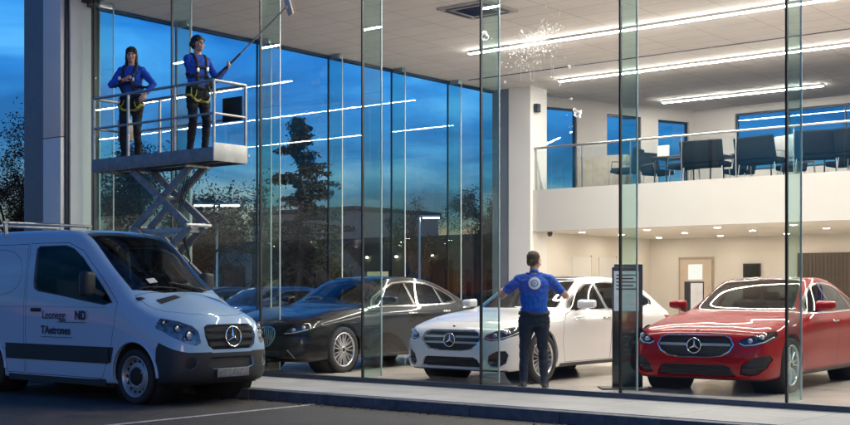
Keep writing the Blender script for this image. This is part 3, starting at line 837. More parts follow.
    for sg in (1, -1): B.extract(['fog%d' % sg], [M['lamp_dark']], 'fog_lamp', root, vec=(-.012,0,0))
    for sg in (1, -1): B.extract(['tail%d' % sg], [M['taillight']], 'tail_light', root, push=.004)
    p = MB(); q = Matrix.Translation(surf(0,.40)+Vector((.015,0,0))); p.bbox(-.01,.012,-.26,.26,-.055,.055,.006,m=q); pl = p.build('number_plate', mat('weathered plate', (.16,.165,.17), .5, var=.35, scale=25), root)
    # bumper step at the base of the windscreen: vent, wipers, rack
    for y0, y1 in ((-.52,-.22),(.22,.52)):
        v = MB()
        pts = []
        for x in (1.80, 1.92):
            for y in (y0, y1):
                h = B.bvh.ray_cast(Vector((x, y, 3)), Vector((0,0,-1)))[0]; pts.append(h+Vector((0,0,.006)))
        v.add(pts, [(0,1,3,2)])
        v.build('bonnet_vent', M['black_plastic'], root)
    for y0, y1 in ((.42,-.12),(-.10,-.58)):
        wp = MB(); pts = []
        for t in [i/6 for i in range(7)]:
            y = y0+(y1-y0)*t; x = 1.66-.10*t
            h = B.bvh.ray_cast(Vector((x, y, 3)), Vector((0,0,-1)))[0]; pts.append(h+Vector((.01,0,.018)))
        wp.tube(pts, .009, 6); wp.build('wiper', M['black_plastic'], root)
    for x in (-1.28, -2.10):
        k = MB(); rackm = M.setdefault('rack', mat('galvanised rack bar', (.55,.55,.54), .38, .9))
        k.tube([(x,-.74,2.37),(x,.74,2.37)], .024, 10)
        for sg in (1, -1): k.bar((x,.68*sg,2.09),(x,.70*sg,2.37),.05,.035); k.bar((x-.09,.68*sg,2.13),(x+.09,.68*sg,2.13),.05,.03)
        k.build('roof_bar', rackm, root)
    st_ = MB(); pts = []
    for x, y in ((1.52,-.40),(1.44,-.40),(1.44,-.27),(1.52,-.27)):
        h = B.bvh.ray_cast(Vector((x, y, 3)), Vector((0,0,-1)))[0]; pts.append(h+Vector((.004,0,.006)))
    st_.add(pts, [(0,1,2,3)]); st_.build('windscreen_sticker', mat('pale sticker', (.5,.5,.48), .6, var=.3, scale=40), root)
    u = MB(); u.box(-2.3, 2.35, -.66, .66, .24, .42)
    for ax in (FX, RX):
        for sg in (1, -1): u.lathe([(r+.075,.80*sg),(r+.075,.42*sg),(0,.42*sg)], 24, m=Matrix.Translation((ax,0,.36)))
    u.build('underbody', M['under'], root)
    c = MB(); c.box(-.5,1.6,-.75,.75,.42,.5); c.bbox(1.05,1.72,-.72,.72,.85,1.34,.08); c.box(-.72,-.66,-.66,.66,.45,2.04)
    for sg in (1,-1): c.box(-.6,1.2,.79*sg-.015,.79*sg+.015,.45,1.28)
    c.build('cabin_trim', M['interior'], root)
    for y in (.42, -.42):
        s_ = MB(); q = Matrix.Translation((.12,y,.75))
        s_.bbox(-.25,.28,-.26,.26,0,.2,.06,m=q); q2 = q @ Matrix.Translation((-.24,0,.12)) @ Matrix.Rotation(R(-10),4,'Y')
        s_.bbox(-.08,.08,-.25,.25,0,.72,.06,m=q2); s_.bbox(-.05,.05,-.14,.14,.74,.93,.045,m=q2); s_.build('seat', M['leather'], root)
    w = MB(); mW = Matrix.Translation((.78,.42,1.32)) @ Matrix.Rotation(R(40),4,'Y')
    w.lathe([(.20+.016*math.cos(t), .016*math.sin(t)) for t in [i*math.pi/4 for i in range(9)]], 24, m=mW, axis='z'); w.box(-.19,.19,-.02,.02,-.01,.01,m=mW); w.build('steering_wheel', M['interior'], root)
    for ax in (FX, RX):
        for sg in (1, -1):
            hub = make_wheel(r, .225, 12, 'plain', root, sg, (ax, .715*sg, r))
    # steel wheels: replace spoke rims by a pressed disc with holes
    for hub in [o for o in bpy.data.objects if o.parent == root and o.name.startswith('wheel') and o.type == 'EMPTY']:
        for ch in [o for o in bpy.data.objects if o.parent == hub and o.name.startswith('rim')]: bpy.data.objects.remove(ch)
        q = MB(); h = .1125; rr = r*.70
        q.lathe([(rr*1.08,h*.86),(rr*1.04,h*.95),(rr*.98,h*.9),(rr*.95,h*.45),(rr*.90,h*.30),(rr*.80,h*.42),(rr*.62,h*.62),(rr*.5,h*.66),(rr*.46,h*.60)], 40, 0)
        q.lathe([(rr*.46,h*.60),(rr*.40,h*.9),(rr*.30,h*1.02),(rr*.12,h*1.04),(0,h*1.04)], 28, 1)
        for k in range(14):
            a = 2*math.pi*k/14; q.disc((math.cos(a)*rr*.78, h*.50, math.sin(a)*rr*.78), .026, (-.22*math.cos(a),1,-.22*math.sin(a)), 10, 1)
        for k in range(5):
            a = 2*math.pi*k/5+.2; q.lathe([(.014,h*.6),(.014,h*.82),(0,h*.82)], 8, 0, Matrix.Translation((math.cos(a)*rr*.54,0,math.sin(a)*rr*.54)))
        q.build('rim', [mat('painted steel wheel', (.36,.37,.39), .4, .6), M['under']], hub)
    B.bm.free()
    return root
# ------------------------------------------------------------------ camera
cam = bpy.data.cameras.new('camera'); co = bpy.data.objects.new('camera', cam); col.objects.link(co)
co.location = (0, 0, 1.27); co.rotation_euler = (R(90), 0, R(39.06))
cam.sensor_width = 36; cam.lens = 52.43; cam.shift_y = .0924; cam.clip_end = 5000; cam.clip_start = .1
scene.camera = co
# ------------------------------------------------------------------ dusk sky and the last of the sun
w = bpy.data.worlds.new('World'); scene.world = w; w.use_nodes = True
nt = w.node_tree; bg = nt.nodes['Background']
SUN_EL, SUN_AZ = 1.0, 135.0
sky = N(nt, 'ShaderNodeTexSky'); sky.sky_type = 'NISHITA'; sky.sun_disc = False
sky.sun_elevation = R(SUN_EL); sky.sun_rotation = R(SUN_AZ); sky.air_density = 1.0; sky.dust_density = .3; sky.ozone_density = 6
tint = N(nt, 'ShaderNodeMix', data_type='RGBA', blend_type='MULTIPLY'); tint.inputs[0].default_value = 1
tint.inputs[7].default_value = (.85, .95, .88, 1)
L(nt, sky.outputs[0], tint.inputs[6])
tc = N(nt, 'ShaderNodeTexCoord'); mp = N(nt, 'ShaderNodeMapping'); mp.inputs['Scale'].default_value = (1.2, 1.2, 4.2); mp.inputs['Location'].default_value = (.4, .9, .2)
L(nt, tc.outputs['Generated'], mp.inputs[0])
cn = N(nt, 'ShaderNodeTexNoise'); cn.inputs['Scale'].default_value = 4.5; cn.inputs['Detail'].default_value = 7; cn.inputs['Roughness'].default_value = .55; cn.inputs['Distortion'].default_value = .5
L(nt, mp.outputs[0], cn.inputs['Vector'])
cr = ramp(nt, cn.outputs['Fac'], [(.38, (.42,.50,.58)), (.475, (.88,.90,.94)), (.55, (1.7,1.33,1.15)), (.66, (3.8,2.0,1.4))])
cm = N(nt, 'ShaderNodeMix', data_type='RGBA', blend_type='MULTIPLY'); cm.inputs[0].default_value = .85
sx = N(nt, 'ShaderNodeSeparateXYZ'); L(nt, tc.outputs['Generated'], sx.inputs[0])
er = ramp(nt, sx.outputs[2], [(.0, (1.3,.95,1.0)), (.10, (1.0,1.0,1.0)), (.3, (1.0,.95,.85)), (.7, (1.1,1.0,.9))])
em = N(nt, 'ShaderNodeMix', data_type='RGBA', blend_type='MULTIPLY'); em.inputs[0].default_value = 1
L(nt, tint.outputs[2], em.inputs[6]); L(nt, er.outputs[0], em.inputs[7]); L(nt, em.outputs[2], cm.inputs[6]); L(nt, cr.outputs[0], cm.inputs[7]); L(nt, cm.outputs[2], bg.inputs[0])
bg.inputs[1].default_value = SKY_STRENGTH = .95
sun = bpy.data.lights.new('sun', 'SUN'); sun.energy = .17; sun.angle = R(12); sun.color = (1, .72, .5)
so = bpy.data.objects.new('sun', sun); col.objects.link(so)
az = R(SUN_AZ); el = R(max(SUN_EL, 6))
d = Vector((math.sin(az)*math.cos(el), math.cos(az)*math.cos(el), math.sin(el)))
so.rotation_euler = (-d).to_track_quat('-Z', 'Y').to_euler()

# ------------------------------------------------------------------ setting materials
def asphalt():
    m, nt, b = newmat('asphalt')
    n1 = noise(nt, .35, 6, .6); n2 = noise(nt, 55, 3, .7); n3 = noise(nt, 2.2, 5, .65, dist=1.2)
    r1 = ramp(nt, n1.outputs['Fac'], [(.3, (.034,.029,.026)), (.7, (.074,.063,.055))])
    r2 = ramp(nt, n2.outputs['Fac'], [(.35, (.45,.45,.45)), (.62, (1.25,1.25,1.25)), (.75, (2.4,2.4,2.4))])
    r3 = ramp(nt, n3.outputs['Fac'], [(.34, (.50,.50,.53)), (.48, (.95,.95,.95)), (.62, (1.35,1.32,1.28))])
    a = N(nt, 'ShaderNodeMix', data_type='RGBA', blend_type='MULTIPLY'); a.inputs[0].default_value = 1
    L(nt, r1.outputs[0], a.inputs[6]); L(nt, r2.outputs[0], a.inputs[7])
    c = N(nt, 'ShaderNodeMix', data_type='RGBA', blend_type='MULTIPLY'); c.inputs[0].default_value = 1
    L(nt, a.outputs[2], c.inputs[6]); L(nt, r3.outputs[0], c.inputs[7])
    # cracks
    v = N(nt, 'ShaderNodeTexVoronoi', feature='DISTANCE_TO_EDGE'); v.inputs['Scale'].default_value = .55
    tcx = N(nt, 'ShaderNodeTexCoord'); dn = noise(nt, 1.6, 5, .7)
    ad = N(nt, 'ShaderNodeMix', data_type='VECTOR'); ad.inputs[0].default_value = .35
    L(nt, tcx.outputs['Object'], ad.inputs[4]); L(nt, dn.outputs['Color'], ad.inputs[5]); L(nt, ad.outputs[1], v.inputs['Vector'])
    rc = ramp(nt, v.outputs['Distance'], [(.0, (.35,.35,.35)), (.008, (1,1,1))])
    e = N(nt, 'ShaderNodeMix', data_type='RGBA', blend_type='MULTIPLY'); e.inputs[0].default_value = .8
    L(nt, c.outputs[2], e.inputs[6]); L(nt, rc.outputs[0], e.inputs[7]); L(nt, e.outputs[2], b.inputs['Base Color'])
    rr = N(nt, 'ShaderNodeMapRange'); rr.inputs['To Min'].default_value = .5; rr.inputs['To Max'].default_value = .9
    L(nt, n3.outputs['Fac'], rr.inputs['Value']); L(nt, rr.outputs[0], b.inputs['Roughness'])
    bp = N(nt, 'ShaderNodeBump'); bp.inputs['Strength'].default_value = .6; bp.inputs['Distance'].default_value = .01
    L(nt, n2.outputs['Fac'], bp.inputs['Height']); L(nt, bp.outputs[0], b.inputs['Normal'])
    return m
def tiles(name, c, c2, mortar, tw, th, rough, joint=.004, coord='Object', rot=0, offs=0, bump=.0, var=.1):
    m, nt, b = newmat(name)
    tc = N(nt, 'ShaderNodeTexCoord'); mp = N(nt, 'ShaderNodeMapping'); mp.inputs['Rotation'].default_value = (0,0,rot)
    L(nt, tc.outputs[coord], mp.inputs[0])
    t = N(nt, 'ShaderNodeTexBrick'); t.offset = offs; t.inputs['Scale'].default_value = 1
    t.inputs['Brick Width'].default_value = tw; t.inputs['Row Height'].default_value = th; t.inputs['Mortar Size'].default_value = joint; t.inputs['Mortar Smooth'].default_value = .3
    t.inputs['Color1'].default_value = (*c, 1); t.inputs['Color2'].default_value = (*c2, 1); t.inputs['Mortar'].default_value = (*mortar, 1)
    L(nt, mp.outputs[0], t.inputs['Vector'])
    n = noise(nt, 1.7, 6, .6, coord); r = ramp(nt, n.outputs['Fac'], [(.3, (1-var,)*3), (.7, (1+var*.3,)*3)])
    mx = N(nt, 'ShaderNodeMix', data_type='RGBA', blend_type='MULTIPLY'); mx.inputs[0].default_value = 1
    L(nt, t.outputs['Color'], mx.inputs[6]); L(nt, r.outputs[0], mx.inputs[7]); L(nt, mx.outputs[2], b.inputs['Base Color'])
    rr = N(nt, 'ShaderNodeMapRange'); rr.inputs['To Min'].default_value = rough*.75; rr.inputs['To Max'].default_value = rough*1.4
    L(nt, n.outputs['Fac'], rr.inputs['Value']); L(nt, rr.outputs[0], b.inputs['Roughness'])
    if bump:
        bp = N(nt, 'ShaderNodeBump'); bp.inputs['Strength'].default_value = bump; bp.inputs['Distance'].default_value = .004; bp.invert = True
        L(nt, t.outputs['Fac'], bp.inputs['Height']); L(nt, bp.outputs[0], b.inputs['Normal'])
    return m
M['asphalt'] = asphalt()
M['floor'] = tiles('polished floor tile', (.66,.60,.535), (.69,.625,.56), (.46,.42,.38), 1.2, 1.2, .16, .006)
M['paving'] = tiles('pale paving', (.44,.42,.40), (.48,.46,.435), (.22,.21,.20), 1.2, .6, .6, .008, bump=.4, var=.25)
M['kerb'] = mat('dark kerb stone', (.07,.078,.095), .65, var=.3, scale=9, bump=.25, bscale=40)
M['line'] = mat('worn white road paint', (.42,.41,.39), .8, var=.4, scale=14)
M['ceiling'] = tiles('ceiling tile', (.78,.735,.70), (.82,.775,.735), (.50,.47,.44), 1.2, .6, .85, .010, var=.08)
M['wall'] = mat('warm white wall', (.74,.695,.635), .7, var=.04, scale=.8, bump=.03, bscale=150)
M['white'] = mat('white wall paint', (.78,.765,.745), .6, var=.03, scale=.9, bump=.03, bscale=150)
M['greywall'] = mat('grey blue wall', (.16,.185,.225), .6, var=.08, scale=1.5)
M['frame'] = mat('dark window frame', (.028,.034,.042), .4, .5)
M['alu'] = mat('brushed aluminium', (.55,.56,.57), .35, 1, .06, scale=20)
M['clad_beige'] = mat('grey beige cladding', (.78,.72,.66), .42, .2, var=.05, scale=2.5)
M['clad_blue'] = mat('dark blue grey cladding', (.17,.185,.21), .35, .3, var=.1, scale=3)
M['clad_white'] = mat('white cladding', (.72,.70,.68), .4, var=.04, scale=2.5)
M['pane'] = glass('facade glass', (.93,.975,.965), .65, smear=.008)
M['side_pane'] = glass('side wall glass', (.72,.91,.98), .42)
M['fin'] = glass('glass fin', (.79,.92,.90), .6, base=.0)
M['seal'] = mat('black silicone joint', (.008,.010,.012), .5)
M['edge'] = mat('polished glass edge', (.55,.66,.62), .25, coat=.5)
M['strip'] = emit('strip light diffuser', (1, .915, .82), 172)
M['down'] = emit('downlight diffuser', (1, .87, .73), 200)
M['black'] = mat('black powder coat', (.012,.012,.014), .45)

# ------------------------------------------------------------------ the ground
H0 = -.14
g = MB(); g.add([(-900,-500,H0),(900,-500,H0),(900,1300,H0),(-900,1300,H0)], [(0,1,2,3)]); struct('ground', g, M['asphalt'])
U0, U1, V0, V1 = -18.1, 5.0, 12.9, 31.2
g = MB(); g.box(U0+.0, U1, V0-.06, V1, H0-.3, 0); struct('showroom_floor', g, M['floor'])
g = MB(); g.box(-21.5, 9, 11.30, V0-.063, H0-.2, -.006); g.box(-21.5, U0-.003, V0-.063, 13.7, H0-.2, -.006)
struct('pavement', g, M['paving'])
g = MB()
for i in range(26):
    u = -21.6+i*1.2; g.bbox(u+.004, u+1.196, 11.13, 11.297, H0-.2, -.012, .012)
struct('kerb', g, M['kerb'])
g = MB(); 
for u in (-16.3, -10.75, -5.2, .35): g.add([(u-.05,6.2,H0+.004),(u+.05,6.2,H0+.004),(u+.05,11.12,H0+.004),(u-.05,11.12,H0+.004)], [(0,1,2,3)])
for u in (-20.2, -23.0, -25.8, -28.6): g.add([(u-.05,18,H0+.004),(u+.05,18,H0+.004),(u+.05,23.2,H0+.004),(u-.05,23.2,H0+.004)], [(0,1,2,3)])
struct('road_markings', g, M['line'])

# ------------------------------------------------------------------ the showroom shell
HC = 6.25
def bar_box(name, x0,x1,y0,y1,z0,z1, m, label, cat, group=None, b=.0):
    q = MB(); (q.bbox(x0,x1,y0,y1,z0,z1,b) if b else q.box(x0,x1,y0,y1,z0,z1)); o = q.build(name, m); return tag(o, label, cat, group)
g = MB(); g.box(U0, U1, V0+.1, 31.6, HC, HC+.06); c = struct('ceiling', g, M['ceiling'])
g = MB(); g.box(U0-.7, U1, V0-.5, 32, HC+.45, HC+.9); tag(g.build('roof_slab', M['clad_beige']), 'flat roof slab over the glass showroom', 'roof')
# ceiling seam, back wall, side walls
g = MB(); g.box(U0+.5, U1, 23.30, 23.34, HC-.012, HC); struct('ceiling_seam', g, M['frame'])
g = MB(); g.box(-17.0, U1, 31.0, 31.2, 0, 3.0); tag(g.build('back_wall', M['wall']), 'warm white back wall of the showroom under the gallery', 'wall')
g = MB(); g.box(-17.2, -17.0, 25.62, 31.2, 0, 3.0); tag(g.build('side_wall', M['wall']), 'warm white side wall left of the white car under the gallery', 'wall')
g = MB(); g.box(U1, U1+.2, V0, 31.4, 0, HC); tag(g.build('end_wall', M['white']), 'white end wall of the showroom beyond the red car', 'wall')
# gallery
g = MB(); g.box(-17.2, U1, 25.0, 25.2, 2.72, 3.72); tag(g.build('gallery_fascia', mat('fascia paint', (.60,.585,.565), .6, var=.03, scale=.9, bump=.03, bscale=150)), 'white fascia band along the front of the upper gallery', 'fascia')
g = MB(); g.box(-17.2, U1, 25.2, 31.2, 3.60, 3.70); struct('gallery_floor', g, mat('dark carpet', (.05,.048,.046), .9))
g = MB(); g.box(-17.0, U1, 25.2, 31.0, 2.72, 2.80); struct('gallery_ceiling', g, M['wall'])
cl = thing('wall_column', 'tall white column where the side glass meets the gallery', 'column', (0,0,0))
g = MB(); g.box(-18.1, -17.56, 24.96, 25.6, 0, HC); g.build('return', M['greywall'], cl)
g = MB(); g.box(-17.56, -16.92, 24.9, 25.62, 0, HC); g.build('shaft', M['white'], cl)
g = MB(); g.bbox(-17.47,-17.37, 24.865, 24.9, 1.15, 1.5, .008); g.build('wall_panel', M['frame'], cl)
# upper walls with windows (a slanted wall, then the back wall)
def wall_with_windows(name, A, B, z0, z1, wins, label, wlabels, depth=.2):
    A = Vector((*A, 0)); B = Vector((*B, 0)); D = (B-A).normalized(); nrm = Vector((D.y, -D.x, 0)); Lw = (B-A).length
    root = thing(name, label, 'wall')
    def P(t, o, z): p = A+D*t+nrm*o; return Vector((p.x, p.y, z))
    def blk(mb, t0, t1, o0, o1, za, zb, mi=0):
        vs = [P(t, o, z) for z in (za, zb) for o in (o0, o1) for t in (t0, t1)]
        mb.add(vs, [(0,2,3,1),(4,5,7,6),(0,1,5,4),(2,6,7,3),(0,4,6,2),(1,3,7,5)], mi)
    mb = MB(); t = 0
    for a, b, za, zb in wins:
        blk(mb, t, a, -depth, 0, z0, z1); blk(mb, a, b, -depth, 0, z0, za); blk(mb, a, b, -depth, 0, zb, z1); t = b
    blk(mb, t, Lw, -depth, 0, z0, z1); mb.build('wall_face', M['greyroom'], root)
    for a, b, za, zb in wins:
        f = MB(); k = .05
        blk(f, a, b, -.14, -.06, zb-k, zb); blk(f, a, b, -.14, -.06, za, za+k); blk(f, a, a+k, -.14, -.06, za+k, zb-k); blk(f, b-k, b, -.14, -.06, za+k, zb-k)
        n = int((b-a)//1.6)
        for i in range(1, n+1):
            if n >= 1: tt = a+(b-a)*i/(n+1); blk(f, tt-.02, tt+.02, -.13, -.07, za+k, zb-k)
        fo = f.build('window', M['frame'], root)
        q = MB(); blk(q, a+k, b-k, -.10, -.098, za+k, zb-k); q.build('window_pane', M['side_pane'], fo)
    return root
M['greyroom'] = mat('grey beige wall', (.50,.47,.445), .75, var=.05, scale=1)
wall_with_windows('upper_side_wall', (-17.95,25.62), (-15.8,31.2), 3.70, HC, [(.95,2.02,3.75,6.0),(3.0,4.15,3.75,5.95),(4.75,5.85,3.75,5.92)], 'grey upper wall with three tall blue windows beyond the gallery rail', None)
wall_with_windows('upper_back_wall', (-15.8,31.2), (U1,31.2), 3.70, HC, [(1.25,7.2,4.5,6.05),(7.6,13.5,4.5,6.05),(13.9,19.8,4.5,6.05)], 'grey upper back wall with long ribbon windows behind the gallery chairs', None)
# corner pier
pr = thing('corner_pier', 'tall clad corner pier between the dusk sky and the glass front', 'pillar')
g = MB(); g.box(-19.25,-18.66,12.5,13.3,H0,7.2); g.build('dark_cladding', M['clad_blue'], pr)
for z0, z1 in ((H0,3.9),(3.912,7.2)):
    g = MB(); g.bbox(-18.655,-18.14,12.485,13.3,z0,z1,.006); g.build('beige_cladding', M['clad_beige'], pr)
g = MB(); g.box(-18.655,-18.10,12.56,13.25,H0,7.2); g.build('shadow_gap', M['frame'], pr)
g = MB(); g.box(-18.13,-18.062,12.63,13.05,H0,7.2); g.build('white_cladding', M['clad_white'], pr)

# ------------------------------------------------------------------ glass front: panes, fins
FU = [-17.78+2.06*k for k in range(0, 12)]
pane0 = None
FIN_G = 'glass fins standing behind the front glass'
PANE_G = 'tall clear panes of the front glass wall'
SFIN_G = 'glass fins along the side glass wall'; SPANE_G = 'tall blue tinted panes of the side glass wall'
def fin_thing(u, v, rot, label, group):
    t = thing('glass_fin', label, 'glass fin', (u, v, 0), rot, group)
    q = MB(); q.box(-.009,.009,.03,.40,.06,HC); q.build('glass_blade', M['fin'], t)
    q = MB(); q.box(-.011,.011,-.010,.03,.06,HC); q.build('sealant_joint', M['seal'], t)
    q = MB(); q.box(-.010,.010,.40,.414,.06,HC); q.build('polished_edge', M['edge'], t)
    q = MB(); q.bbox(-.04,.04,.10,.36,HC-.10,HC,.006); q.build('clamp', M['alu'], t)
    return t
f0 = fin_thing(FU[0], V0, 0, 'green tinted glass fin with a black sealant joint behind the front glass', FIN_G)
for u in FU[1:-1]:
    c = copy_tree(f0); c.location.x = u
q = MB(); wd = 2.06-.028; q.add([(0,0,.06),(wd,0,.06),(wd,0,HC+.4),(0,0,HC+.4)], [(0,1,2,3)])
p0 = tag(q.build('shopfront_glass', M['pane']), 'tall clear pane of the front glass wall', 'glass pane', PANE_G); p0.location = (FU[0]+.014, V0, 0)
for u in FU[1:-2]:
    c = copy_tree(p0); c.location.x = u+.014
q = MB(); q.add([(-18.06,V0,.06),(FU[0]-.014,V0,.06),(FU[0]-.014,V0,HC+.4),(-18.06,V0,HC+.4)], [(0,1,2,3)])
tag(q.build('shopfront_glass', M['pane']), 'narrow clear glass pane beside the corner pier', 'glass pane')
sl = thing('sill_channel', 'dark metal channel holding the foot of the front glass', 'channel')
g = MB(); g.bbox(U0+.05, U1, V0-.055, V0+.055, 0.0, .06, .006); g.build('channel', mat('blue grey metal sill', (.07,.085,.115), .38, .6), sl)
hd = MB(); hd.box(U0, U1, V0-.05, V0+.1, HC+.0, HC+.45); tag(hd.build('header_beam', M['frame']), 'dark header beam above the front glass', 'beam')
# side wall
SV = [12.9+2.05*k for k in range(1, 6)]
s0 = None
for v in SV:
    if s0 is None: s0 = fin_thing(U0, v, R(-90), 'blue green glass fin with dark joint on the side glass wall', SFIN_G)
    else: c = copy_tree(s0); c.location.y = v
vs_ = [V0]+SV+[24.96]; s1 = None
for a, b in zip(vs_[:-1], vs_[1:]):
    q = MB(); q.add([(U0,a+.016,.06),(U0,b-.016,.06),(U0,b-.016,HC-.06),(U0,a+.016,HC-.06)], [(0,1,2,3)])
    tag(q.build('shopfront_glass', M['side_pane']), 'tall blue tinted pane of the side glass wall', 'glass pane', SPANE_G)
g = MB(); g.box(U0-.06,U0+.05,V0+.06,24.96,HC-.06,HC+.0); g.box(U0-.05,U0+.04,V0+.06,24.96,0,.06)
o = thing('side_frame', 'dark head and sill rails of the side glass wall', 'frame')
q = MB(); q.box(U0-.06,U0+.05,V0+.06,24.96,HC-.06,HC-.002); q.build('head_rail', M['frame'], o)
q = MB(); q.box(U0-.05,U0+.04,V0+.06,24.96,0.001,.06); q.build('sill_rail', M['frame'], o)

# ------------------------------------------------------------------ lights
def strip(u0, u1, v, z=HC, name='strip_light', label='', drop=.0):
    t = thing(name, label, 'strip light', (0,0,0), 0)
    q = MB(); q.box(u0, u1, v-.045, v+.045, z-.05, z-.001); q.build('housing', M['clad_white'], t)
    q = MB(); q.box(u0+.01, u1-.01, v-.04, v+.04, z-.063, z-.0505); q.build('diffuser', M['strip'], t)
    return t
strip(-15.5, -6.5, 20.55, label='long white strip light behind the soap suds on the glass')
strip(-15.9, -2.0, 24.6, label='long white strip light just in front of the gallery')
strip(-15.6, -11.3, 29.1, label='short white strip light above the gallery chairs')
strip(-14.0, -2.0, 14.3, label='white strip light out of view, added on the ceiling nearest the front glass')  # out of view, added to light the front of the showroom
strip(-11.6, -2.0, 17.4, label='white strip light out of view, added over the bonnets of the cars')  # also out of view, added to brighten the cars below
strip(-10.0, -2.0, 29.1, label='white strip light at the right end above the gallery')
DL = 'round downlights in the gallery ceiling'
d0 = None
for u in (-16.2, -14.4, -12.6, -10.8, -9.0, -7.2):
    for v in (26.1, 28.0, 30.0):
        if d0 is None:
            d0 = thing('downlight', 'small round warm downlight in the ceiling under the gallery', 'downlight', (u, v, 2.72), 0, DL)
            q = MB(); q.lathe([(.075,-.004),(.10,-.008),(.11,-.0005)], 24, axis='z'); q.build('trim_ring', M['clad_white'], d0)
            q = MB(); q.disc((0,0,-.005), .075, (0,0,-1), 20); q.build('diffuser', M['down'], d0)
        else: c = copy_tree(d0); c.location = (u, v, 2.72)
# ceiling cassette, detectors
t = thing('ceiling_cassette', 'square air conditioning cassette in the tiled ceiling', 'air conditioner', (-13.05, 17.55, HC))
q = MB(); q.bbox(-.52,.52,-.52,.52,-.04,-.001,.012); q.build('fascia', mat('cassette grey', (.30,.28,.265), .6), t)
q = MB()
for i in range(9): q.box(-.28,.28,-.28+i*.065,-.25+i*.065,-.052,-.0405)
q.build('grille', M['frame'], t)
for sx, sy, a, b in ((0,-.42,.36,.035),(0,.42,.36,.035),(-.42,0,.035,.36),(.42,0,.035,.36)):
    q = MB(); q.box(sx-a,sx+a,sy-b,sy+b,-.047,-.0405); q.build('air_slot', M['frame'], t)
t = thing('security_camera', 'small black dome camera under the left end of the gallery', 'camera', (-16.75, 25.5, 2.72))
q = MB(); q.lathe([(.0,-.12),(.05,-.10),(.065,-.05),(.065,0)], 16, axis='z'); q.build('dome', M['black_trim'], t)
t = thing('wall_speaker', 'small dark speaker on the white column below the ceiling', 'speaker', (-16.90, 25.1, 5.62))
q = MB(); q.bbox(0,.10,-.08,.08,0,.2,.01); q.build('cabinet', M['frame'], t)

# ------------------------------------------------------------------ gallery rail
t = thing('gallery_railing', 'glass gallery railing with a steel handrail above the white fascia', 'railing')
q = MB(); q.tube([(-16.92,25.08,4.74),(U1,25.08,4.74)], .028, 10); q.build('handrail', M['alu'], t)
for i in range(17):
    u = -16.88+i*1.3
    q = MB(); q.bar((u,25.10,3.72),(u,25.10,4.72),.035,.02); q.build('post', M['alu'], t)
    if i < 16:
        q = MB(); q.add([(u+.03,25.08,3.74),(u+1.27,25.08,3.74),(u+1.27,25.08,4.66),(u+.03,25.08,4.66)], [(0,1,2,3)]); q.build('glass_panel', M['rail_glass'] if 'rail_glass' in M else M.setdefault('rail_glass', glass('railing glass', (.90,.95,.94), .9)), t)
# doors and fittings on the walls under the gallery
def door(x0, x1, label, u=None, paper=True):
    t = thing('door', label, 'door')
    m = mat('beige door leaf', (.62,.52,.42), .5, var=.06, scale=3)
    q = MB(); q.box(x0-.06,x1+.06,30.975,30.999,0.002,2.2); q.build('door_frame', mat('door frame', (.42,.35,.28), .5), t)
    q = MB(); q.bbox(x0,x1,30.945,30.974,0.004,2.13,.004); q.build('door_leaf', m, t)
    q = MB(); q.tube([(x1-.07,30.93,1.05),(x1-.07,30.90,1.05),(x1-.2,30.90,1.05)], .012, 6); q.build('handle', M['alu'], t)
    return t
t = door(-16.05, -15.12, 'pale wooden door with a white notice under the gallery')
q = MB(); q.box(-15.80,-15.38,30.936,30.944,1.58,2.0); tag(q.build('notice', emit('paper notice with added glow', (1,.95,.86), 1.1)), 'white square notice fixed on the pale door', 'notice')  # paper is no lamp: its brightness is put in as emission
t = thing('wall_screen', 'small dark screen hung on the back wall between the doors', 'screen')
q = MB(); q.bbox(-14.2,-13.72,30.93,30.998,1.45,2.0,.01); q.build('bezel', M['black'], t)
q = MB(); q.box(-14.17,-13.75,30.925,30.929,1.48,1.97); q.build('display', M['black_trim'], t)
t = thing('slatted_door', 'dark brown slatted sliding door behind the red car', 'door')
q = MB(); q.box(-12.7,-11.3,30.93,30.998,.004,2.25); q.build('door_leaf', mat('dark brown panel', (.085,.065,.055), .55), t)
for i in range(14):
    q_ = -12.66+i*.1
    q = MB(); q.box(q_,q_+.05,30.915,30.929,.05,2.2); q.build('slat', mat('brown slat', (.092,.072,.062), .55), t) if i == 0 else None
    if i: 
        o = bpy.data.objects.new('slat', [x for x in bpy.data.objects if x.parent == t and x.name.startswith('slat')][0].data); col.objects.link(o); o.parent = t; o.location.x = i*.1
for (v0, v1) in ((26.9, 27.8), (28.2, 29.1)):
    t = thing('cupboard_door', 'flush pale cupboard door on the side wall, %s the corner' % ('nearer' if v0 > 28 else 'farther from'), 'door')
    q = MB(); q.box(-16.998,-16.975,v0,v1,.004,2.15); q.build('door_leaf', M['white'], t)
    q = MB(); q.box(-16.998,-16.965,v1+.002,v1+.05,.004,2.2); q.build('door_frame', M['clad_beige'], t)
# showroom info stands
def totem(name, loc, rz, h, w, label, lit):
    t = thing(name, label, 'information stand', loc, rz)
    q = MB(); q.bbox(-.34,.34,-.20,.20,0,.02,.006); q.build('base', M['black'], t)
    q = MB(); q.bbox(-w/2,w/2,-.035,.0,.02,h,.006); q.build('panel', M['black_trim'], t)
    q = MB(); q.box(-w/2+.02,w/2-.02,-.040,-.0355,h*.64,h-.05); sc_ = q.build('screen', lit, t)
    if h > 1.5:
        for i in range(5):
            q = MB(); q.box(-w/2+.05,w/2-.05-.04*(i%2),-.043,-.0405,h*.93-i*.045,h*.93-i*.045+.015); q.build('text_row', M['frame'], sc_)
    q = MB(); q.bbox(-w/2+.04,w/2+.05,.05,.085,.02,h+.04,.006); q.build('rear_panel', M['black_trim'], t)
    return t
M['screen'] = mat('dim screen', (.72,.82,.84), .25)
totem('info_stand', (-8.12, 14.15, 0), R(39), 1.58, .36, 'tall dark information stand between the white car and the red car', M['screen'])
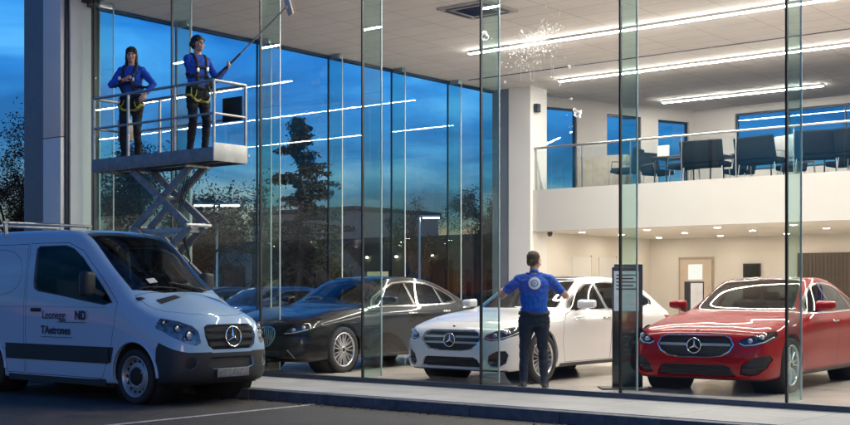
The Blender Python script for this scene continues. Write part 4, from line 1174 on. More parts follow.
t = thing('price_stand', 'slim dark price display standing behind the red car', 'information stand', (-10.1, 20.0, 0), R(25))
q = MB(); q.bbox(-.2,.2,-.15,.15,0,.02,.006); q.build('base', M['black'], t)
q = MB(); q.tube([(0,0,.02),(0,0,1.0)], .02, 8); q.build('pole', M['alu'], t)
q = MB(); q.bbox(-.17,.17,-.02,.02,.92,1.44,.006); q.build('panel', M['black'], t)
q = MB(); q.box(-.06,.15,-.026,-.0205,.95,1.41); q.build('display_card', mat('pale card', (.55,.53,.5), .6), t)

# ------------------------------------------------------------------ gallery furniture
M['uphol'] = mat('charcoal upholstery', (.009,.009,.010), .85, bump=.2, bscale=120, spec=.15)
M['wood'] = mat('dark table top', (.06,.045,.035), .4)
M['whitepl'] = mat('white shell plastic', (.7,.7,.7), .35)
GZ = 3.70
def chair(loc, rz, label, w=.58, m=None):
    t = thing('chair', label, 'chair', loc, rz, None); m = m or M['uphol']
    q = MB(); q.bbox(-.27,.27,-w/2,w/2,.38,.50,.035); q.build('seat', m, t)
    q = MB(); q.bbox(-.05,.05,-w/2,w/2,0,.50,.035,m=Matrix.Translation((-.26,0,.47)) @ Matrix.Rotation(R(-12),4,'Y')); q.build('backrest', m, t)
    for sx in (-.22,.22):
        for sy in (-1,1):
            q = MB(); q.tube([(sx,sy*(w/2-.05),.38),(sx*1.15,sy*(w/2-.02),0)], .013, 6); q.build('leg', M['alu'], t)
    for sy in (-1,1):
        q = MB(); q.tube([(-.24,sy*(w/2+.02),.62),(.2,sy*(w/2+.02),.64),(.24,sy*(w/2+.02),.44)], .014, 6); q.build('armrest', M['alu'], t)
    return t
def table(loc, rz, label, lx=.8, ly=.8):
    t = thing('table', label, 'table', loc, rz)
    q = MB(); q.bbox(-lx/2,lx/2,-ly/2,ly/2,.70,.74,.012); q.build('tabletop', M['wood'], t)
    for sx in (-1,1):
        for sy in (-1,1):
            q = MB(); q.tube([(sx*(lx/2-.06),sy*(ly/2-.06),.70),(sx*(lx/2-.05),sy*(ly/2-.05),0)], .018, 6); q.build('leg', M['black'], t)
    return t
t = thing('sideboard', 'low beige sideboard at the left end of the gallery', 'sideboard', (-15.95, 26.75, GZ), R(8))
q = MB(); q.bbox(-.65,.65,-.22,.22,.08,.92,.01); q.build('carcass', mat('beige laminate', (.42,.36,.30), .5), t)
for i in range(3):
    q = MB(); q.box(-.63+i*.425,-.22+i*.425,-.232,-.221,.11,.89); q.build('door', mat('beige door', (.46,.40,.33), .5), t)
q = MB(); q.box(-.6,.6,-.18,.18,0,.08); q.build('plinth', M['black'], t)
chair((-14.95,26.0,GZ), R(190), 'charcoal chair turned towards the sideboard on the gallery')
table((-13.9,26.5,GZ), R(5), 'dark square table at the left of the gallery with papers on it')
chair((-14.55,26.9,GZ), R(-20), 'charcoal chair behind the table with papers on the gallery')
chair((-13.35,25.95,GZ), R(160), 'charcoal chair close to the rail beside the table with papers')
q = MB(); q.box(-14.25,-13.95,26.32,26.36,GZ+.742,GZ+1.02); q.box(-14.2,-13.8,26.4,26.7,GZ+.742,GZ+.752)
tag(q.build('papers', M['whitepl']), 'white brochures standing on the left gallery table', 'brochures')
chair((-12.75,25.85,GZ), R(95), 'wide charcoal armchair with its back to the gallery rail', 1.0)
table((-12.3,27.0,GZ), 0, 'long dark table in the middle of the gallery', 1.6, .8)
chair((-11.45,25.95,GZ), R(80), 'second wide charcoal armchair by the rail, right of the first', 1.0)
chair((-12.9,27.9,GZ), R(-90), 'charcoal chair on the far side of the long gallery table')
chair((-11.6,27.9,GZ), R(-85), 'charcoal chair at the far right of the long gallery table')
chair((-10.75,26.2,GZ), R(60), 'white shell chair beside the charcoal armchairs on the gallery', .62, M['whitepl'])
chair((-10.15,25.75,GZ), R(110), 'charcoal armchair right of the white shell chair by the rail', .9)
table((-9.7,26.8,GZ), 0, 'dark table at the right end of the gallery', 1.2, .8)
chair((-9.3,25.8,GZ), R(85), 'charcoal chair at the far right end of the gallery rail', .7)
chair((-9.0,27.6,GZ), R(-90), 'charcoal chair behind the right gallery table', .6)
chair((-10.3,27.7,GZ), R(-95), 'charcoal chair left behind the right gallery table', .6)

# ------------------------------------------------------------------ soap suds on the glass
random.seed(3); q = MB()
def blob(u, z, r, flat=.4, m=7):
    # a flat irregular fleck of foam on the outer face of the pane
    y0 = V0-.003-random.random()*.003; vs = [(u, y0, z)]; e = random.uniform(.8,1.3)
    for i_ in range(m):
        t_ = 2*math.pi*i_/m; j_ = random.uniform(.7,1.25); vs.append((u+r*j_*math.cos(t_), y0, z+r*e*j_*math.sin(t_)))
    q.add(vs, [(0, 1+i_, 1+(i_+1) % m) for i_ in range(m)], 0, False)
for i in range(1150):
    k = random.random()
    if k < .60: u = random.gauss(-8.74,.17); z = 4.42+(u+8.72)*.25+random.gauss(0,.050)
    elif k < .85: u = random.gauss(-8.70,.25); z = 4.40-abs(random.gauss(0,.15))
    elif i % 2: u = random.uniform(-9.45,-8.1); z = 4.5-(u+9.45)*.75+random.gauss(0,.12)
    else: continue
    blob(u, z, random.choice([.002,.003,.003,.003,.004,.004,.005,.006,.007]), .5, 6)
for i in range(90):   # short streaks and flecks of foam
    u = random.gauss(-8.74,.19); z = 4.42+(u+8.72)*.25+random.gauss(0,.07); l = random.uniform(.01,.04); a_ = random.uniform(-1.2,1.2)
    q.bar((u-l*math.sin(a_),V0-.004,z-l*math.cos(a_)),(u+l*math.sin(a_),V0-.004,z+l*math.cos(a_)),.005,.003)
for i in range(14):
    u = random.uniform(-9.0,-8.3); z = 4.3-random.random()*.25; l = random.uniform(.05,.22)
    q.bar((u,V0-.003,z-l),(u,V0-.003,z),.003,.002)
for u, z, r in ((-9.47,4.57,.050),(-9.44,4.53,.03),(-8.07,3.44,.048),(-8.10,3.47,.035),(-8.15,3.62,.016),(-8.18,4.02,.022),(-8.32,3.82,.016),(-9.15,3.93,.016),(-8.9,4.55,.02)):
    for j in range(14): blob(u+random.gauss(0,r*.38), z+random.gauss(0,r*.38), r*random.uniform(.25,.62), .5, 10)
def foam():
    m, nt, b = newmat('soap foam'); o = [n_ for n_ in nt.nodes if n_.type == 'OUTPUT_MATERIAL'][0]
    b.inputs['Base Color'].default_value = (.9,.9,.9,1); b.inputs['Roughness'].default_value = .5
    tr = N(nt, 'ShaderNodeBsdfTranslucent'); tr.inputs[0].default_value = (.95,.95,.95,1)
    n_ = noise(nt, 60, 3); r_ = ramp(nt, n_.outputs['Fac'], [(.3, (.7,)*3), (.7, (.95,)*3)])
    mx = N(nt, 'ShaderNodeMixShader'); L(nt, r_.outputs[0], mx.inputs[0]); L(nt, b.outputs[0], mx.inputs[1]); L(nt, tr.outputs[0], mx.inputs[2]); L(nt, mx.outputs[0], o.inputs[0]); return m
tag(q.build('soap_suds', foam()), 'white soap suds and drips splashed on the front glass', 'soap suds', kind='stuff')
# fallen leaves and grit gathered along the kerb
random.seed(11); q = MB()
for i in range(260):
    u = random.gauss(-11.3, 1.5) if i % 3 else random.uniform(-16, 1); v = 11.12-abs(random.gauss(0,.16)); s_ = random.uniform(.012,.032); a_ = random.uniform(0,6.3); z = H0+.006
    p = Vector((u,v,z)); x_ = Vector((math.cos(a_),math.sin(a_),random.uniform(-.2,.4)))*s_; y_ = Vector((-math.sin(a_),math.cos(a_),random.uniform(-.2,.4)))*s_*.6
    q.add([p-x_, p+y_+Vector((0,0,.006)), p+x_, p-y_+Vector((0,0,.004))], [(0,1,2,3)])
tag(q.build('fallen_leaves', mat('dead leaves', (.10,.06,.035), .9, var=.5, scale=9)), 'scattered fallen leaves along the kerb', 'leaves', kind='stuff')
# ------------------------------------------------------------------ scissor lift
M['galv'] = mat('galvanised lift steel', (.42,.44,.45), .42, .75, var=.2, scale=12)
M['deck'] = mat('scuffed lift deck', (.30,.32,.33), .5, .5, var=.3, scale=7)
M['liftgrey'] = mat('grey lift paint', (.22,.235,.25), .45, .3, var=.25, scale=9)
LX0, LX1, LY0, LY1, LZ = -15.57, -12.88, 11.30, 11.88, 3.20
lift = thing('scissor_lift', 'raised grey scissor lift with railed platform standing behind the van', 'scissor lift', ((LX0+LX1)/2, (LY0+LY1)/2, -.006))
def lb(name, q, m, parent=lift):
    q.v = [tuple(Vector(v)-Vector(lift.location)) for v in q.v]; return q.build(name, m, parent)
q = MB(); q.box(LX0, LX1, LY0, LY1, LZ-.03, LZ-.001); q.box(LX0+.1, LX1-.1, LY0+.14, LY0+.2, LZ-.12, LZ-.031); q.box(LX0+.1, LX1-.1, LY1-.2, LY1-.14, LZ-.12, LZ-.031)
pf = lb('platform', q, M['deck'])
q = MB(); q.bbox(LX0-.01, LX1-.002, LY0-.022, LY0-.001, LZ-.15, LZ+.04, .004); q.bbox(LX0-.01, LX1-.002, LY1+.001, LY1+.022, LZ-.15, LZ+.04, .004); q.bbox(LX0-.03, LX0-.011, LY0-.02, LY1+.02, LZ-.15, LZ+.04, .004)
lb('toe_board', q, M['liftgrey'])
q = MB(); q.bbox(LX1, LX1+.02, LY0-.02, LY1+.02, LZ-.15, LZ+.10, .004)
for i in range(4): q.disc((LX1+.022, LY0+.12+i*.17, LZ-.03), .018, (1,0,0), 10)
lb('end_plate', q, mat('pale end plate', (.55,.54,.52), .45, .4, var=.15))
# guard rails
def rail(name, pts, r=.021, m=None):
    q = MB()
    for a, b in zip(pts[:-1], pts[1:]): q.tube([a, b], r, 8)
    for p in pts[1:-1]: q.ell(p, r, r, r, nu=8, nv=6)
    return lb(name, q, m or M['galv'])
zt, zm = LZ+.95, LZ+.50
for y in (LY0, LY1):
    rail('top_rail', [(LX0,y,zt),(LX1,y,zt)]); rail('mid_rail', [(LX0,y,zm),(LX1,y,zm)], .017)
for x in (LX0, LX1):
    rail('top_rail', [(x,LY0,zt),(x,LY1,zt)]); rail('mid_rail', [(x,LY0,zm),(x,LY1,zm)], .017)
for x, y in [(LX0,LY0),(LX0,LY1),(LX1,LY0),(LX1,LY1),(-14.75,LY0),(-13.70,LY0),(-14.75,LY1),(-13.70,LY1)]:
    rail('rail_post', [(x,y,LZ),(x,y,zt)])
q = MB(); q.bbox(LX1-.42, LX1-.02, LY1-.055, LY1-.03, LZ+.46, LZ+.80, .008); lb('document_panel', q, M['black'])
q = MB(); q.bbox(LX0+.06, LX0+.26, LY1-.20, LY1-.03, LZ+.35, LZ+.68, .015); bx = lb('control_box', q, mat('beige control box', (.45,.40,.33), .5))
q = MB(); q.tube([(LX0+.16,LY1-.12,LZ+.68),(LX0+.16,LY1-.12,LZ+.77)], .012, 8); q.ell((LX0+.16,LY1-.12,LZ+.78),.022,.022,.022); lb('joystick', q, M['black'], bx)
# scissor stack: three crossed pairs on each side
CX = (LX0+LX1)/2+.06; half = .62; zs = [.52, 1.36, 2.20, 3.04]
for i in range(3):
    for yi, y in enumerate((LY0+.13, LY1-.13)):
        s = 1 if yi == 0 else -1
        for d in (1,-1):
            o = .03*d*s
            q = MB(); q.bar((CX-half*d,y+o,zs[i]),(CX+half*d,y+o,zs[i+1]),.045,.10); lb('scissor_arm', q, M['liftgrey'])
    for x in (CX-half, CX+half):
        q = MB(); q.tube([(x,LY0+.06,zs[i+1]),(x,LY1-.06,zs[i+1])], .028, 10); lb('pivot_tube', q, M['galv'])
    q = MB(); q.tube([(CX,LY0+.05,(zs[i]+zs[i+1])/2),(CX,LY1-.05,(zs[i]+zs[i+1])/2)], .03, 10); lb('pivot_pin', q, M['galv'])
q = MB(); q.tube([(CX-.1,(LY0+LY1)/2,1.0),(CX+.08,(LY0+LY1)/2,1.75)], .05, 12); q.tube([(CX+.08,(LY0+LY1)/2,1.75),(CX+.17,(LY0+LY1)/2,2.15)], .03, 10); q.box(CX-.2,CX+.2,(LY0+LY1)/2-.06,(LY0+LY1)/2+.06,2.06,2.16)
lb('lift_cylinder', q, M['alu'])
q = MB(); q.bbox(CX-.50, CX+.55, LY0+.15, LY1-.15, 2.10, 2.17, .01); lb('cross_tray', q, M['galv'])
q = MB()
for i in range(3): q.tube([(CX+.45,LY0+.2+.04*i,2.9),(CX+.25+.05*i,LY0+.2,2.3),(CX+.5,LY0+.25,1.7),(CX+.2,LY0+.22,1.1),(CX+.3,LY0+.2,.5)], .010, 6)
lb('hydraulic_hose', q, M['black'])
q = MB(); q.bbox(CX-1.0, CX+1.0, LY0+.02, LY1-.02, .18, .52, .03); lb('chassis', q, M['liftgrey'])
for x in (CX-.75, CX+.75):
    for y in (LY0+.02, LY1-.02):
        q = MB(); q.lathe([(0,-.05),(.14,-.05),(.16,-.03),(.16,.03),(.14,.05),(0,.05)], 24, m=Matrix.Translation((x,y,.16))); lb('wheel', q, M['rubber'])
# ------------------------------------------------------------------ outside beyond the side glass
M['bark'] = mat('bark', (.05,.038,.03), .9, var=.3, scale=8, bump=.5, bscale=30)
M['needle'] = mat('dark conifer needles', (.022,.040,.024), .8, var=.5, scale=1.5)
M['leaf_brown'] = mat('autumn leaves', (.048,.031,.020), .8, var=.45, scale=1.2)
M['leaf_dark'] = mat('dark leaves', (.025,.035,.022), .8, var=.5, scale=1.2)
def leafmesh(name, pts, size, m, parent, rnd):
    vs = []; fs = []
    for p in pts:
        p = Vector(p); a = Vector((rnd.gauss(0,1), rnd.gauss(0,1), rnd.gauss(0,.7))).normalized(); b = a.cross(Vector((rnd.gauss(0,1), rnd.gauss(0,1), rnd.gauss(0,1)))).normalized()
        s = size*rnd.uniform(.6,1.4); o = len(vs)
        vs += [p-a*s, p+b*s*.45, p+a*s, p-b*s*.45]; fs.append((o,o+1,o+2,o+3))
    me = bpy.data.meshes.new(name); me.from_pydata(vs, [], fs); me.materials.append(m); me.update()
    o = bpy.data.objects.new(name, me); col.objects.link(o); o.parent = parent; return o
def conifer(loc, h, w, label, seed):
    rnd = random.Random(seed); t = thing('conifer_tree', label, 'tree', loc)
    q = MB(); q.tube([(0,0,0),(.03,0,h*.5),(0,.02,h*.98)], [.18,.10,.02], 8); q.build('trunk', M['bark'], t)
    pts = []; br = MB()
    for k in range(120):
        z = h*(.10+.88*(k/120)**.85); L_ = w/2*max(.02, 1-z/h)**.75*rnd.uniform(.55,1.15)+.12; a = rnd.uniform(0,2*math.pi)
        tip = Vector((math.cos(a)*L_, math.sin(a)*L_, z-.10*L_+.25*L_*rnd.random())); br.tube([(0,0,z),tip], [.025,.006], 4)
        for i in range(int(50+110*L_/w*2)):
            f = rnd.random()**.6; p = Vector((0,0,z)).lerp(tip, f)
            pts.append(p+Vector((rnd.gauss(0,.10), rnd.gauss(0,.10), rnd.gauss(0,.06)-.10*f)))
    br.build('branches', M['bark'], t); leafmesh('crown', pts, .085, M['needle'], t, rnd); return t
def bare_tree(loc, h, w, label, seed, leaves=0, lm=None, deep=4):
    rnd = random.Random(seed); t = thing('bare_tree' if not leaves else 'broadleaf_tree', label, 'tree', loc)
    tr = MB(); br = MB(); tips = []
    def grow(p, d, l, r, lev):
        n = 4; pts = [p]; rs = [r]; dd = d.copy()
        for i in range(n):
            dd = (dd+Vector((rnd.gauss(0,.16), rnd.gauss(0,.16), rnd.gauss(0,.10)+.05))).normalized(); pts.append(pts[-1]+dd*l/n); rs.append(r*(1-.5*(i+1)/n))
        (tr if lev == 0 else br).tube(pts, rs, 6 if lev < 2 else 4, cap=False)
        if lev >= 2: tips.extend(pts[1:])
        if lev < deep:
            for i in range(rnd.choice((3,4)) if lev < 3 else 4):
                k = rnd.randint(1 if lev else 2, n); a = rnd.uniform(0, 2*math.pi); sp = rnd.uniform(.45,.95)
                nd = (dd+Vector((math.cos(a)*sp*w, math.sin(a)*sp*w, rnd.uniform(-.1,.35)))).normalized(); grow(pts[k], nd, l*rnd.uniform(.55,.8), rs[k]*.62, lev+1)
    grow(Vector((0,0,0)), Vector((0,0,1)), h*.38, h*.022, 0)
    zmax = max(p.z for p in tips); 
    tr.build('trunk', M['bark'], t); br.build('branches', M['bark'], t)
    if leaves:
        tips = tips[::max(1, len(tips)//4000)]; pts = [p+Vector((rnd.gauss(0,.12), rnd.gauss(0,.12), rnd.gauss(0,.11))) for p in tips for _ in range(int(leaves*3+.5))]
        leafmesh('crown', pts, .045, lm, t, rnd)
    s = h/zmax; t.scale = (s, s, s); return t
conifer((-35.4,35.6,H0), 8.6, 6.0, 'dark pointed conifer seen through the side glass', 1)
bare_tree((-35.6,22.6,H0), 7.6, 1.0, 'tall bare tree against the sky left of the corner pier', 2, 1, M['leaf_brown'], 5)
bare_tree((-40.5,26.5,H0), 5.6, 1.1, 'dark leafy tree low at the left edge beside the bare tree', 12, 8, M['leaf_dark'])
bare_tree((-31.5,26.0,H0), 6.0, 1.0, 'brown leafed tree behind the scissor lift', 3, 3, M['leaf_brown'])
bare_tree((-36.0,25.0,H0), 6.8, 1.0, 'thin bare tree left of the scissor lift beyond the glass', 8, 1, M['leaf_brown'], 5)
bare_tree((-37.0,33.0,H0), 5.2, 1.1, 'brown bushy tree just left of the conifer', 5, 5, M['leaf_brown'])
bare_tree((-38.2,45.5,H0), 6.0, 1.0, 'bare twiggy tree behind the street lamp', 4, 1, M['leaf_brown'], 5)
bare_tree((-35.0,50.5,H0), 6.4, 1.15, 'rounded dark tree at the right end of the low building', 6, 9, M['leaf_dark'])
bare_tree((-44.0,44.0,H0), 4.6, 1.2, 'low brown tree right of the conifer in front of the building', 9, 6, M['leaf_brown'])
# low buildings
M['render'] = mat('beige render', (.30,.25,.20), .8, var=.12, scale=.6, bump=.1)
M['brick'] = mat('brown render', (.10,.070,.050), .9, var=.25, scale=.5, bump=.1)
M['dark_glass'] = mat('dark window glass', (.012,.016,.022), .08)
M['warm_window'] = emit('lit window', (1,.72,.42), .5)
def building(name, label, x0,x1,y0,y1,h,m, bays, lit=()):
    t = thing(name, label, 'building', (0,0,0))
    q = MB(); q.box(x0,x1,y0,y1,H0,h); q.build('wall', m, t)
    q = MB(); q.bbox(x0-.2,x1+.2,y0-.35,y1+.2,h+.002,h+.35,.03); q.build('roof', M['frame'], t)
    n = 0
    for side in ('front', 'flank'):
        a0, a1 = (x0, x1) if side == 'front' else (y0, y1)
        k = bays if side == 'front' else max(2, int((a1-a0)/3.2))
        for i in range(k):
            c = a0+(a1-a0)*(i+.5)/k; wd = (a1-a0)/k*.62
            zz0, zz1 = (H0+.9, H0+2.6) if i % 3 else (H0+.02, H0+2.5)
            f = MB(); q = MB()
            if side == 'front':
                f.box(c-wd/2,c+wd/2,y0-.06,y0-.002,zz0,zz1); q.box(c-wd/2+.08,c+wd/2-.08,y0-.075,y0-.063,zz0+.08,zz1-.08)
            else:
                f.box(x1+.002,x1+.06,c-wd/2,c+wd/2,zz0,zz1); q.box(x1+.063,x1+.075,c-wd/2+.08,c+wd/2-.08,zz0+.08,zz1-.08)
            fo = f.build('window' if i % 3 else 'door', M['frame'], t)
            q.build('glazing', M['warm_window'] if n in lit else M['dark_glass'], fo); n += 1
    return t
building('low_building', 'long low brown building with dark windows across the car park', -62,-36.5,53,62,3.95,M['brick'],9,(5,))
building('reflected_wall_block', 'taller beige flat roofed block standing in for a reflected wall behind the conifer', -75,-63.5,70,80,7.4,M['render'],5,())  # solid block added in place of a beige wall reflection
building('store_building', 'plain beige building at the left behind the scissor lift', -58,-44,36,41,3.3,M['render'],5,(2,))
WL = 'small lit lamps on the low building'
for i, u in enumerate((-47.2,-45.0,-42.4)):
    t = thing('wall_lamp', 'small lit wall lamp on the front of the low brown building', 'wall lamp', (u, 52.92, 3.2), 0, WL)
    q = MB(); q.box(-.12,.12,-.06,.07,.04,.14); q.build('lamp_hood', M['frame'], t)
    q = MB(); q.ell((0,-.02,.0),.09,.06,.06); q.build('lamp_lens', M.setdefault('lamp_e', emit('lamp lens', (1,.80,.55), 25)), t)
def street_lamp(loc, h, label, heads, rz=0):
    t = thing('street_lamp', label, 'street lamp', loc, rz)
    q = MB(); q.tube([(0,0,0),(0,0,h)], [.065,.045], 10); q.lathe([(.14,0),(.14,.25),(.07,.3)], 12, axis='z'); q.build('pole', M['alu'], t)
    for s in heads:
        q = MB(); q.bbox(min(0,.75*s),max(0,.75*s),-.11,.11,h-.02,h+.06,.02); hd = q.build('lamp_head', M['alu'], t)
        q = MB(); q.bbox(.12*s if s > 0 else .72*s,.72*s if s > 0 else .12*s,-.09,.09,h-.05,h-.021,.008); q.build('lamp_lens', M.setdefault('street_e', emit('street lamp lens', (1,.93,.80), 30)), hd)
    return t
street_lamp((-28.5,34.8,H0), 4.1, 'lit street lamp with one arm above the black car', (1,), R(39))
street_lamp((-30.4,26.8,H0), 4.2, 'lit street lamp standing in for a reflected glow behind the scissor lift', (1,-1), R(39))  # added for a pale glow, probably a ceiling lamp's reflection

# far wooded rise along the horizon
rnd = random.Random(21); q = MB(); n = 160; vs = []
for i in range(n+1):
    a = R(20+190*i/n); r_ = 330; hh = 7+4*math.sin(i*.23)+2.5*math.sin(i*.61+1)+rnd.uniform(-.9,.9)
    vs += [(r_*math.cos(a), r_*math.sin(a), H0-.5), ((r_+25)*math.cos(a), (r_+25)*math.sin(a), hh)]
q.add(vs, [(2*i, 2*i+2, 2*i+3, 2*i+1) for i in range(n)], 0, False)
struct('hills', q, mat('far dark woods', (.018,.022,.020), .95, var=.5, scale=.12))
# ------------------------------------------------------------------ people
SK = {k: mat(k, c, .55, var=.06, scale=30) for k, c in (('skin', (.55,.32,.23)), ('skin_tan', (.30,.165,.11)))}
M['royal'] = mat('royal blue sweater', (.015,.085,.46), .85, var=.18, scale=16, bump=.35, bscale=26)
M['polo'] = mat('royal blue polo', (.010,.095,.47), .85, var=.16, scale=14, bump=.35, bscale=20)
M['trousers'] = mat('black work trousers', (.014,.015,.018), .85, var=.2, scale=12, bump=.4, bscale=18)
M['jeans'] = mat('dark navy trousers', (.012,.020,.035), .85, var=.25, scale=12, bump=.4, bscale=18)
M['shoes'] = mat('black shoes', (.012,.012,.012), .5)
M['hair'] = mat('dark brown hair', (.016,.010,.007), .55, var=.4, scale=40, bump=.7, bscale=70)
M['hair_b'] = mat('short brown hair', (.045,.028,.018), .65, var=.4, scale=60, bump=.7, bscale=110)
M['webbing'] = mat('black harness webbing', (.02,.02,.022), .8)
M['hivis'] = mat('yellow harness loops', (.42,.42,.06), .7, var=.2, scale=25)
M['eye'] = mat('dark eye', (.01,.008,.006), .2)
def ik(a, c, l1, l2, pole):
    a = Vector(a); c = Vector(c); d = c-a; L_ = min(d.length, (l1+l2)*.995); dn = d.normalized(); c = a+dn*L_
    x = (l1*l1-l2*l2+L_*L_)/(2*L_); h = math.sqrt(max(0, l1*l1-x*x))
    p = Vector(pole); p = (p-dn*p.dot(dn)).normalized()
    return a+dn*x+p*h, c
def make_person(label, loc, rz, H, arms, cloth, hairm, hair, face, skin='skin', sleeve=1.0, legs=None, lean=0, shape='w', grip=(None, None)):
    """arms: [left target, right target] wrist points in the person's own axes (x forward, y left)."""
    root = thing('person', label, 'person', loc, rz)
    k = H/1.72; mb = MB(); bones = []
    SH = .196 if shape == 'm' else .168
    HP = .088
    def seg(a, b, r0, r1, tagn, n=14):
        a = Vector(a); b = Vector(b); pts = []; rs = []
        for i in range(9):
            t = i/8; pts.append(a.lerp(b, t)); bulge = 1+.10*math.sin(math.pi*min(1, t*1.6)) if tagn in ('thigh','shin','fore') else 1
            rs.append((r0+(r1-r0)*t)*bulge)
        mb.tube(pts, rs, n); mb.ell(a, r0, r0, r0); mb.ell(b, r1, r1, r1)
        bones.append((a, b, r0, r1, tagn))
    def loft(rings):
        n = 20; vs = []
        for (x, y, z, rx, ry, e) in rings:
            for i in range(n):
                t = 2*math.pi*i/n; cx, sy = math.cos(t), math.sin(t)
                px = abs(cx)**e*(1 if cx >= 0 else -1); py = abs(sy)**e*(1 if sy >= 0 else -1)
                vs.append(Vector((x+rx*px, y+ry*py, z)))
        fs = [(i*n+j, i*n+(j+1) % n, (i+1)*n+(j+1) % n, (i+1)*n+j) for i in range(len(rings)-1) for j in range(n)]
        fs += [tuple(range(n))[::-1], tuple((len(rings)-1)*n+j for j in range(n))]
        mb.add(vs, fs, 0, True)
    wst = .115 if shape == 'm' else .10
    ln = lean
    X = lambda z: ln*max(0, z-.95)
    fat = 1.12 if shape == 'm' else 1.0
    loft([(0,0,.80,.10,.15,.85),(0,0,.88,.118*fat,.172,.85),(0,0,.96,.112*fat,.163*fat,.85),(X(1.05),0,1.05,wst*fat,.140*fat,.85),(X(1.16),0,1.16,.112*fat,.150*fat,.82),
          (X(1.28)+.004,0,1.28,.122*fat,.168*fat,.82),(X(1.36),0,1.36,.112*fat,.170*fat,.85),(X(1.42)-.006,0,1.42,.085,.140,.95),(X(1.455)-.01,0,1.455,.060,.085,1)])
    bones.append((Vector((X(1.34),0,1.34)), Vector((0,0,.97)), .105, .14, 'torso')); bones.append((Vector((0,0,.93)), Vector((0,0,.82)), .15, .15, 'hips'))
    # neck and head
    fx, fyaw, fpit = face
    hc = Vector((X(1.6)+.012, 0, 1.612))
    seg((X(1.43)-.012,0,1.42), (hc.x-.008,0,1.53), .056, .052, 'neck')
    mh = Matrix.Translation(hc) @ Matrix.Rotation(fyaw, 4, 'Z') @ Matrix.Rotation(fpit, 4, 'Y')
    def he(c, rx, ry, rz): mb.ell(mh @ Vector(c), rx, ry, rz, 0, 18, 12, m=mh.to_3x3())
    he((-.008,0,.022), .098,.076,.100); he((.022,0,-.030), .070,.062,.075); he((.050,0,-.082), .034,.036,.030); he((.02,0,-.07), .055,.055,.045)
    he((.094,0,-.014), .016,.014,.026); he((.084,0,.026), .012,.045,.012); he((.080,0,-.058), .012,.024,.008); he((.080,0,-.070), .011,.020,.008)
    for s in (1,-1): he((.070,.040*s,-.028), .022,.022,.02); he((-.004,.078*s,-.008), .020,.010,.032)
    bones.append((mh @ Vector((0,0,.06)), mh @ Vector((.03,0,-.08)), .09, .06, 'head'))
    # legs
    legs = legs or [((.01,.115,.075),(1,.1,0)), ((-.02,-.12,.075),(1,-.1,0))]
    for s, (an, pole) in zip((1,-1), legs):
        hip = Vector((0, HP*s, .90)); kn, an = ik(hip, an, .425, .41, pole)
        seg(hip, kn, .088*fat, .058, 'thigh'); seg(kn, an, .057, .043, 'shin')
        toe = Vector((an.x+.15, an.y+.03*s, .028)); heel = Vector((an.x-.045, an.y, .034))
        seg(heel, toe, .034, .030, 'foot'); seg(an, Vector((an.x+.10, an.y+.02*s, .032)), .042, .034, 'foot'); mb.ell(toe, .046,.042,.026)
        seg(an, heel, .04, .034, 'foot')
    # arms and hands
    for i, s in ((0,1),(1,-1)):
        tg, pole, hand = arms[i]
        sh = Vector((X(1.38)-.005, SH*s, 1.375)); el, wr = ik(sh, tg, .285, .25, pole)
        seg((X(1.40)-.005, .09*s, 1.405), sh, .058, .058*fat, 'torso')
        seg(sh, el, .056*fat*(1.06 if shape == 'm' else 1), .046 if shape == 'm' else .043, 'upper'); seg(el, wr, .042, .028, 'fore')
        fd = (wr-el).normalized() if hand.get('dir') is None else Vector(hand['dir']).normalized()
        up = Vector(hand.get('up', (0,0,1))); up = (up-fd*up.dot(fd)).normalized(); sd = fd.cross(up)   # up: back of the hand, sd: across
        Q = Matrix((fd, sd, up)).transposed().to_4x4(); Q = Matrix.Translation(wr) @ Q
        pm = Q.to_3x3()
        mb.ell(Q @ Vector((.045,0,0)), .050, .040, .018, 0, 14, 8, m=pm); bones.append((wr, Q @ Vector((.085,0,0)), .035, .035, 'hand'))
        cu = hand.get('curl', .35)
        for j, (yy, ln_) in enumerate(((-.030,.070),(-.010,.080),(.010,.074),(.029,.058))):
            p = Vector((.082-.004*abs(j-1.5), yy, 0)); a = cu*.55; pts = [Q @ Vector((.05,yy*.9,0)), Q @ p]
            for f_ in (.45,.32,.23):
                p = p+Vector((math.cos(a), yy*.25, -math.sin(a)))*ln_*f_; pts.append(Q @ p); a += cu*1.05
            mb.tube(pts, [.0105,.0105,.0098,.009,.008], 8); mb.ell(pts[-1], .008,.008,.008)
            bones.append((pts[1], pts[-1], .01, .01, 'hand'))
        ts = -1 if hand.get('flip') else 1
        tp = [Q @ Vector(v) for v in ((.015,-.026*ts,-.004),(.045,-.048*ts,-.014),(.068,-.052*ts,-.026),(.088,-.046*ts,-.034))]
        mb.tube(tp, [.015,.0125,.0105,.009], 8); mb.ell(tp[-1], .009,.009,.009); bones.append((tp[0], tp[-1], .012, .01, 'hand'))
    # one continuous skin: voxel remesh, then smoothing
    tmp = mb.build('tmp_body', M['royal'], None)
    md = tmp.modifiers.new('r', 'REMESH'); md.mode = 'VOXEL'; md.voxel_size = .0062; md.use_smooth_shade = True
    ms = tmp.modifiers.new('s', 'SMOOTH'); ms.factor = .5; ms.iterations = 3
    bpy.context.view_layer.update()
    me = bpy.data.meshes.new_from_object(tmp.evaluated_get(bpy.context.evaluated_depsgraph_get()))
    old = tmp.data; bpy.data.objects.remove(tmp); bpy.data.meshes.remove(old)
    me.name = 'body'; me.materials.clear()
    for m in (SK[skin], cloth[0], cloth[1], M['shoes']): me.materials.append(m)
    n = len(me.polygons); C = np.empty(n*3); me.polygons.foreach_get('center', C); C = C.reshape(-1, 3)
    best = np.full(n, 1e9); idx = np.zeros(n, int)
